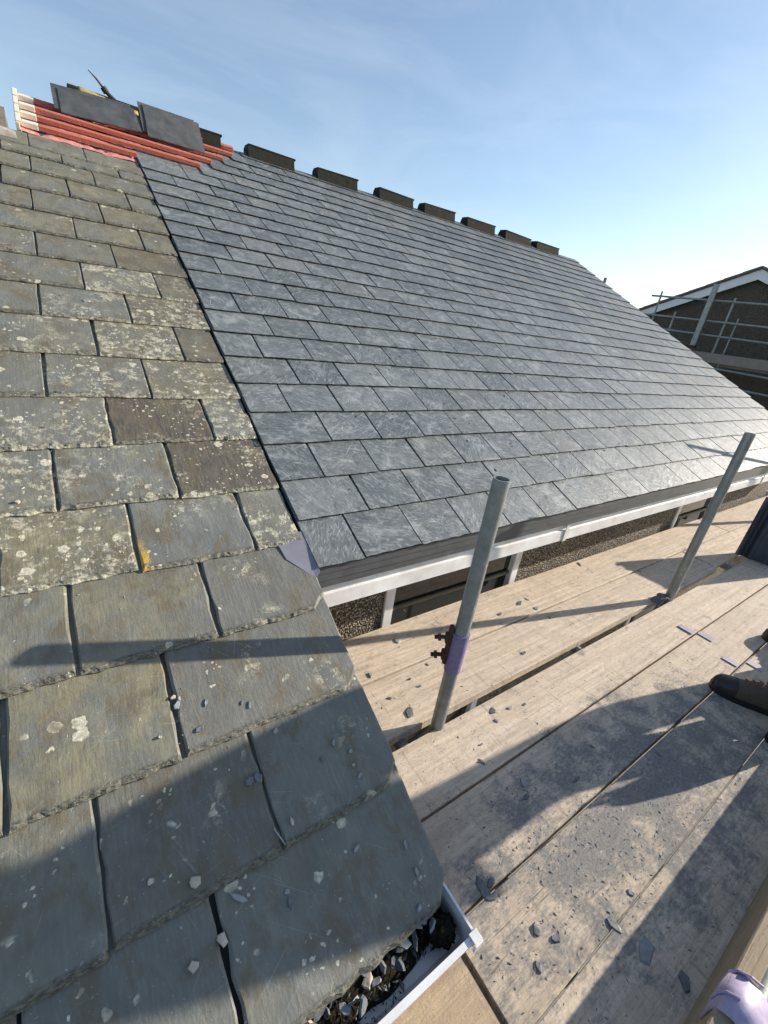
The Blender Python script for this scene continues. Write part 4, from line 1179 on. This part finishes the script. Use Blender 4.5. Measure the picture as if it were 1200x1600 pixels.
for k, (px, py, l, w, m_, rz_) in enumerate(roof_chips):
    p = on_old(px, py)
    me = chip_mesh("stone_chip" if m_ == 'c' else "slate_chip", w, l, 0.006 if m_ == 'c' else 0.003, mats[m_], 140 + k)
    o = link("stone_chip" if m_ == 'c' else "slate_chip", me, None, Matrix.Translation(p + NR * 0.0005) @ Matrix.Rotation(PITCH, 4, 'X') @ Matrix.Rotation(rz_, 4, 'Z'))
    lab = lab_c[m_]
    rw = max([q for q in range(len(rows)) if rows[q][0] <= (p - O).dot(SD)] or [0])
    lab = lab.replace("the old slates", ("the lowest course of old slates", "the second lowest course of old slates", "the third lowest course of old slates")[rw] if rw < 3 else "the sunlit old slates higher up")
    if k == 4: lab = "long thin slate splinter by the joint of the lowest old slates"
    tag(o, lab, "stone chip" if m_ == 'c' else "slate chip", "cream stones on the old slates" if m_ == 'c' else ("grey flakes on the old slates" if m_ == 'g' else "dark flakes on the old slates"))
def scatter(name, mat, n, fn, size, label, cat, seed):
    r = random.Random(seed); m = MB()
    for _ in range(n):
        M = fn(r)
        if M is None: continue
        l = size[0] + (size[1] - size[0]) * r.random() ** 3; w = l * r.uniform(0.2, 0.6); th = l * r.uniform(0.06, 0.2)
        vs = [M @ Vector(p) for p in ((-l / 2, 0, 0), (0, -w / 2, 0), (l / 2, w * 0.2, 0), (0.1 * l, w / 2, 0), (0, 0, th))]
        m.add(vs, [(0, 1, 4), (1, 2, 4), (2, 3, 4), (3, 0, 4)])
    return tag(m.build(name, mat), label, cat, kind="stuff")
def f_board(r):
    if r.random() < 0.6:
        x = r.gauss(1.25, 0.42); y = r.gauss(0.17, 0.14)
    else: x = r.uniform(0.6, 3.2); y = r.uniform(-0.14, 1.2)
    if not (0.6 < x < 4 and -0.14 < y < 1.23) or 0.70 < y < 0.745: return None
    return Matrix.Translation((x, y, board_top(y))) @ Matrix.Rotation(r.uniform(0, 6.28), 4, 'Z')
scatter("slate_grit", M_CHIP, 3600, f_board, (0.0015, 0.013), "fine dark slate grit strewn over the boards", "grit", 5)
def f_old(r):
    x = r.uniform(-0.3, 0.54); s = r.uniform(-0.85, 0.6) if r.random() < 0.8 else r.uniform(0.6, 2)
    return Matrix.Translation(RP(x, s, old_h(s))) @ Matrix.Rotation(PITCH, 4, 'X') @ Matrix.Rotation(r.uniform(0, 6.28), 4, 'Z')
scatter("slate_crumbs", M_CHIPG, 420, f_old, (0.002, 0.009), "pale crumbs scattered over the old slates", "crumbs", 6)
def f_new(r):
    x = r.gauss(1.75, 0.5); s = r.uniform(0.02, 1.5)
    if x < 0.6: return None
    return Matrix.Translation(RP(x, s, 0.0055 - (s % GN) / GN * 0.0066)) @ Matrix.Rotation(PITCH, 4, 'X') @ Matrix.Rotation(r.gauss(2.3, 0.5), 4, 'Z')
scatter("slate_slivers", M_DECK, 260, f_new, (0.004, 0.03), "dark slivers lying on the lower new slates", "slivers", 7)
# the blocked end of the old gutter: shards, grit and a ball of moss
def f_gut(r):
    x = r.uniform(-0.6, 0.54); y = r.uniform(gy0 + 0.02, gy1 - 0.03) if x < 0.4 else r.uniform(gy0 + 0.05, gy1 - 0.02)
    return Matrix.Translation((x, y, gz - 0.062 + 0.035 * r.random() * (y - gy0) / 0.12)) @ Matrix.Rotation(r.uniform(0, 6.28), 4, 'Z') @ Matrix.Rotation(r.uniform(-0.8, 0.8), 4, 'X')
scatter("gutter_debris", M_CHIP, 900, f_gut, (0.006, 0.026), "broken slate and grit filling the old gutter", "debris", 8)
scatter("gutter_soil", M_MOSS, 900, f_gut, (0.006, 0.024), "dark soil and moss filling the old gutter", "soil", 9)
bed = MB(); vs = []; NX, NY = 90, 10
for i in range(NX + 1):
    for j in range(NY + 1):
        x = 0.545 - 1.2 * i / NX
        yf = gy0 + 0.045 + 0.02 * noise.noise(Vector((x * 12, 1, 0))) + (0.03 * max(0, (x - 0.40) / 0.15))
        y = yf + (gy1 - 0.006 - yf) * j / NY
        z = gz - 0.0665 + 0.040 * (j / NY) ** 0.8 + 0.012 * (j > 0) * noise.noise(Vector((x * 40, y * 40, 3)))
        vs.append(Vector((x, y, z)))
bed.add(vs, [(i * (NY + 1) + j, (i + 1) * (NY + 1) + j, (i + 1) * (NY + 1) + j + 1, i * (NY + 1) + j + 1) for i in range(NX) for j in range(NY)], True)
tag(bed.build("gutter_silt", M_MOSS), "dark silt bank lying along the old gutter", "silt", kind="stuff")
rg = random.Random(3)
for k in range(40):
    x = 0.50 - 0.60 * (k / 39) ** 1.0 + rg.uniform(-0.01, 0.01)
    l = rg.uniform(0.018, 0.046)
    me = chip_mesh("slate_shard", l * rg.uniform(0.4, 0.75), l, 0.005, (M_CHIP, M_CHIPG, M_STONE)[rg.choice((0, 0, 0, 1, 1, 0, 2))], 300 + k)
    M = Matrix.Translation((x, rg.uniform(gy0 + 0.05, gy1 - 0.055), gz - 0.028 + rg.uniform(-0.006, 0.014))) @ Matrix.Rotation(rg.uniform(0, 6.28), 4, 'Z') @ Matrix.Rotation(rg.uniform(-1.1, 1.1), 4, 'X') @ Matrix.Rotation(rg.uniform(-0.5, 0.5), 4, 'Y')
    tag(link("slate_shard", me, None, M), "broken %s shard lodged in the old gutter %s" % (("dark slate", "grey slate", "cream stone")[(M_CHIP, M_CHIPG, M_STONE).index(me.materials[0])], "close to the moss clump" if x > 0.36 else "below the lowest wide slate" if x > 0.09 else "left of the lowest slate joint"), "slate shard", "slate shards in the old gutter")
mb = MB()
mb.add(*blob(lambda d: Vector((0.513, 0.236, gz - 0.040)) + Vector((d[0] * 0.030, d[1] * 0.027, d[2] * 0.022)) * (1 + 0.35 * noise.noise(d * 2.5) + 0.22 * noise.noise(d * 7) + 0.12 * noise.noise(d * 16)), 48, 30), True)
tag(mb.build("moss_ball", M_MOSS), "dark round clump of moss at the gutter end", "moss")

# ------------------------------------------------------------------ far gable house with its scaffold
far = empty("house", (15.5, 4.5, GZ), "brown pebbledash gable house with white bargeboards in the background", "house")
ax, ay, az_ = 13.0, 4.5, 3.24
tp_ = math.tan(math.radians(23.2)); hw = 3.6
fw = MB()
for x in (ax, ax + 6.0):
    pass
ez = az_ - hw * tp_
fw.add([(ax, ay - hw + 0.25, GZ), (ax, ay + hw - 0.25, GZ), (ax, ay + hw - 0.25, ez + 0.05), (ax, ay, az_ - 0.05), (ax, ay - hw + 0.25, ez + 0.05),
        (ax + 6, ay - hw + 0.25, GZ), (ax + 6, ay + hw - 0.25, GZ), (ax + 6, ay + hw - 0.25, ez + 0.05), (ax + 6, ay, az_ - 0.05), (ax + 6, ay - hw + 0.25, ez + 0.05)],
       [(0, 4, 3, 2, 1), (5, 6, 7, 8, 9), (0, 5, 9, 4), (1, 2, 7, 6)])
fw.build("wall", M_FARPEB, far)
for sgn in (-1, 1):
    rf = MB()
    rf.add([(ax - 0.18, ay, az_ + 0.10), (ax - 0.18, ay + sgn * hw, ez + 0.10), (ax + 6.2, ay + sgn * hw, ez + 0.10), (ax + 6.2, ay, az_ + 0.10),
            (ax - 0.18, ay, az_ + 0.04), (ax - 0.18, ay + sgn * hw, ez + 0.04), (ax + 6.2, ay + sgn * hw, ez + 0.04), (ax + 6.2, ay, az_ + 0.04)],
           [(0, 1, 2, 3), (7, 6, 5, 4), (0, 4, 5, 1), (1, 5, 6, 2), (2, 6, 7, 3)])
    rfo = rf.build("roof", M_FARROOF, far)
    # verge tiles show as a stepped edge
    for k in range(11):
        y0 = ay + sgn * hw * (k + 0.02) / 11; y1 = ay + sgn * hw * (k + 1.0) / 11
        z0 = az_ + 0.104 - abs(y0 - ay) * tp_; z1 = az_ + 0.104 - abs(y1 - ay) * tp_
        vt_ = MB(); vt_.add([(ax - 0.21, y0, z0 + 0.0), (ax - 0.21, y1, z1 + 0.008), (ax + 0.12, y1, z1 + 0.008), (ax + 0.12, y0, z0 + 0.0), (ax - 0.21, y0, z0 - 0.04), (ax - 0.21, y1, z1 - 0.04), (ax + 0.12, y1, z1 - 0.04), (ax + 0.12, y0, z0 - 0.04)],
                             [(0, 1, 2, 3), (4, 7, 6, 5), (0, 4, 5, 1), (1, 5, 6, 2), (2, 6, 7, 3), (3, 7, 4, 0)])
        vt_.build("verge_tile", M_FARROOF, rfo)
    bg2 = MB()
    ye = ay + sgn * (hw + 0.02)
    bg2.add([(ax - 0.15, ay, az_ + 0.055), (ax - 0.15, ye, ez + 0.047), (ax - 0.15, ye, ez - 0.13), (ax - 0.15, ay, az_ - 0.16),
             (ax - 0.12, ay, az_ + 0.055), (ax - 0.12, ye, ez + 0.047), (ax - 0.12, ye, ez - 0.13), (ax - 0.12, ay, az_ - 0.16)],
            [(0, 1, 2, 3), (7, 6, 5, 4), (0, 4, 5, 1), (2, 6, 7, 3), (1, 5, 6, 2)])
    bg2.build("bargeboard", M_BARGE, far)
fs_ = empty("scaffold", (12.0, 4.5, GZ), "background scaffold of tubes and a board lift against the brown gable", "scaffold")
def ft(name, a, b_, r=0.022, mat=None):
    m = MB(); m.tube(a, b_, r, 10); return m.build(name, mat or M_GALV, fs_)
for y, z in ((6.03, 2.67), (5.56, 2.25), (4.455, 2.6), (4.24, 2.21), (2.9, 2.6), (1.6, 2.6)): ft("standard", (12, y, GZ), (12, y, z), 0.022 if y != 4.24 else 0.015)
for z0, ya in ((2.56, 6.22), (2.15, 6.4), (1.855, 5.9), (1.21, 6.2), (0.88, 6.2)): ft("ledger", (11.95, ya, z0), (11.95, 1.2, z0 - 0.12))
bmn = MB(); bmn.bbox(-0.022, 0.022, -0.055, 0.055, 1.55, 2.84, 0.004, Matrix.Translation((11.85, 4.86, 0)))
bmn.build("ladder_beam", M_GALV, fs_)
bk2 = MB(); bk2.bbox(11.80, 11.95, 4.80, 4.98, 1.52, 1.58, 0.006); bk2.build("bracket", M_RUST, fs_)
for k in range(3):
    lb = MB(); lb.bbox(12.02 + 0.23 * k, 12.24 + 0.23 * k, 1.2, 6.2, 1.22, 1.26, 0.004); lb.build("platform_board", M_FARWOOD, fs_)
tb2 = MB(); tb2.bbox(11.90, 11.935, 1.2, 6.2, 1.27, 1.47, 0.004); tb2.build("toe_board", M_FARWOOD, fs_)

# rubble heap and bricks beyond the far verge
rh = MB()
def heap(d):
    p = Vector((10.6 + d[0] * 1.9, 2.0 + d[1] * 1.5, GZ + max(d[2], -0.05) * 1.65))
    k = noise.noise(Vector((d[0] * 3, d[1] * 3, d[2] * 3))) * 0.16 + noise.noise(d * 9) * 0.06
    return p + d * k
rh.add(*blob(heap, 60, 30), False)
tag(rh.build("rubble_heap", M_RUBBLE), "sunlit sandy rubble heap beyond the far end of the roof", "rubble heap")
for k, (x, y, z, rz_) in enumerate(((9.35, 2.05, -0.98, .3), (9.6, 1.75, -0.85, 1.1), (9.9, 2.25, -0.68, 2.0), (10.3, 2.5, -0.60, .7))):
    bkk = MB(); bkk.bbox(-0.107, 0.107, -0.051, 0.051, 0, 0.065, 0.005)
    tag(bkk.build("brick", M_BRICK, None, Matrix.Translation((x, y, z)) @ Matrix.Rotation(rz_, 4, 'Z') @ Matrix.Rotation(0.3, 4, 'X')), ("lowest", "second lowest", "second highest", "highest")[k] + " red brick lying on the sandy rubble heap", "brick", "bricks on the rubble heap")
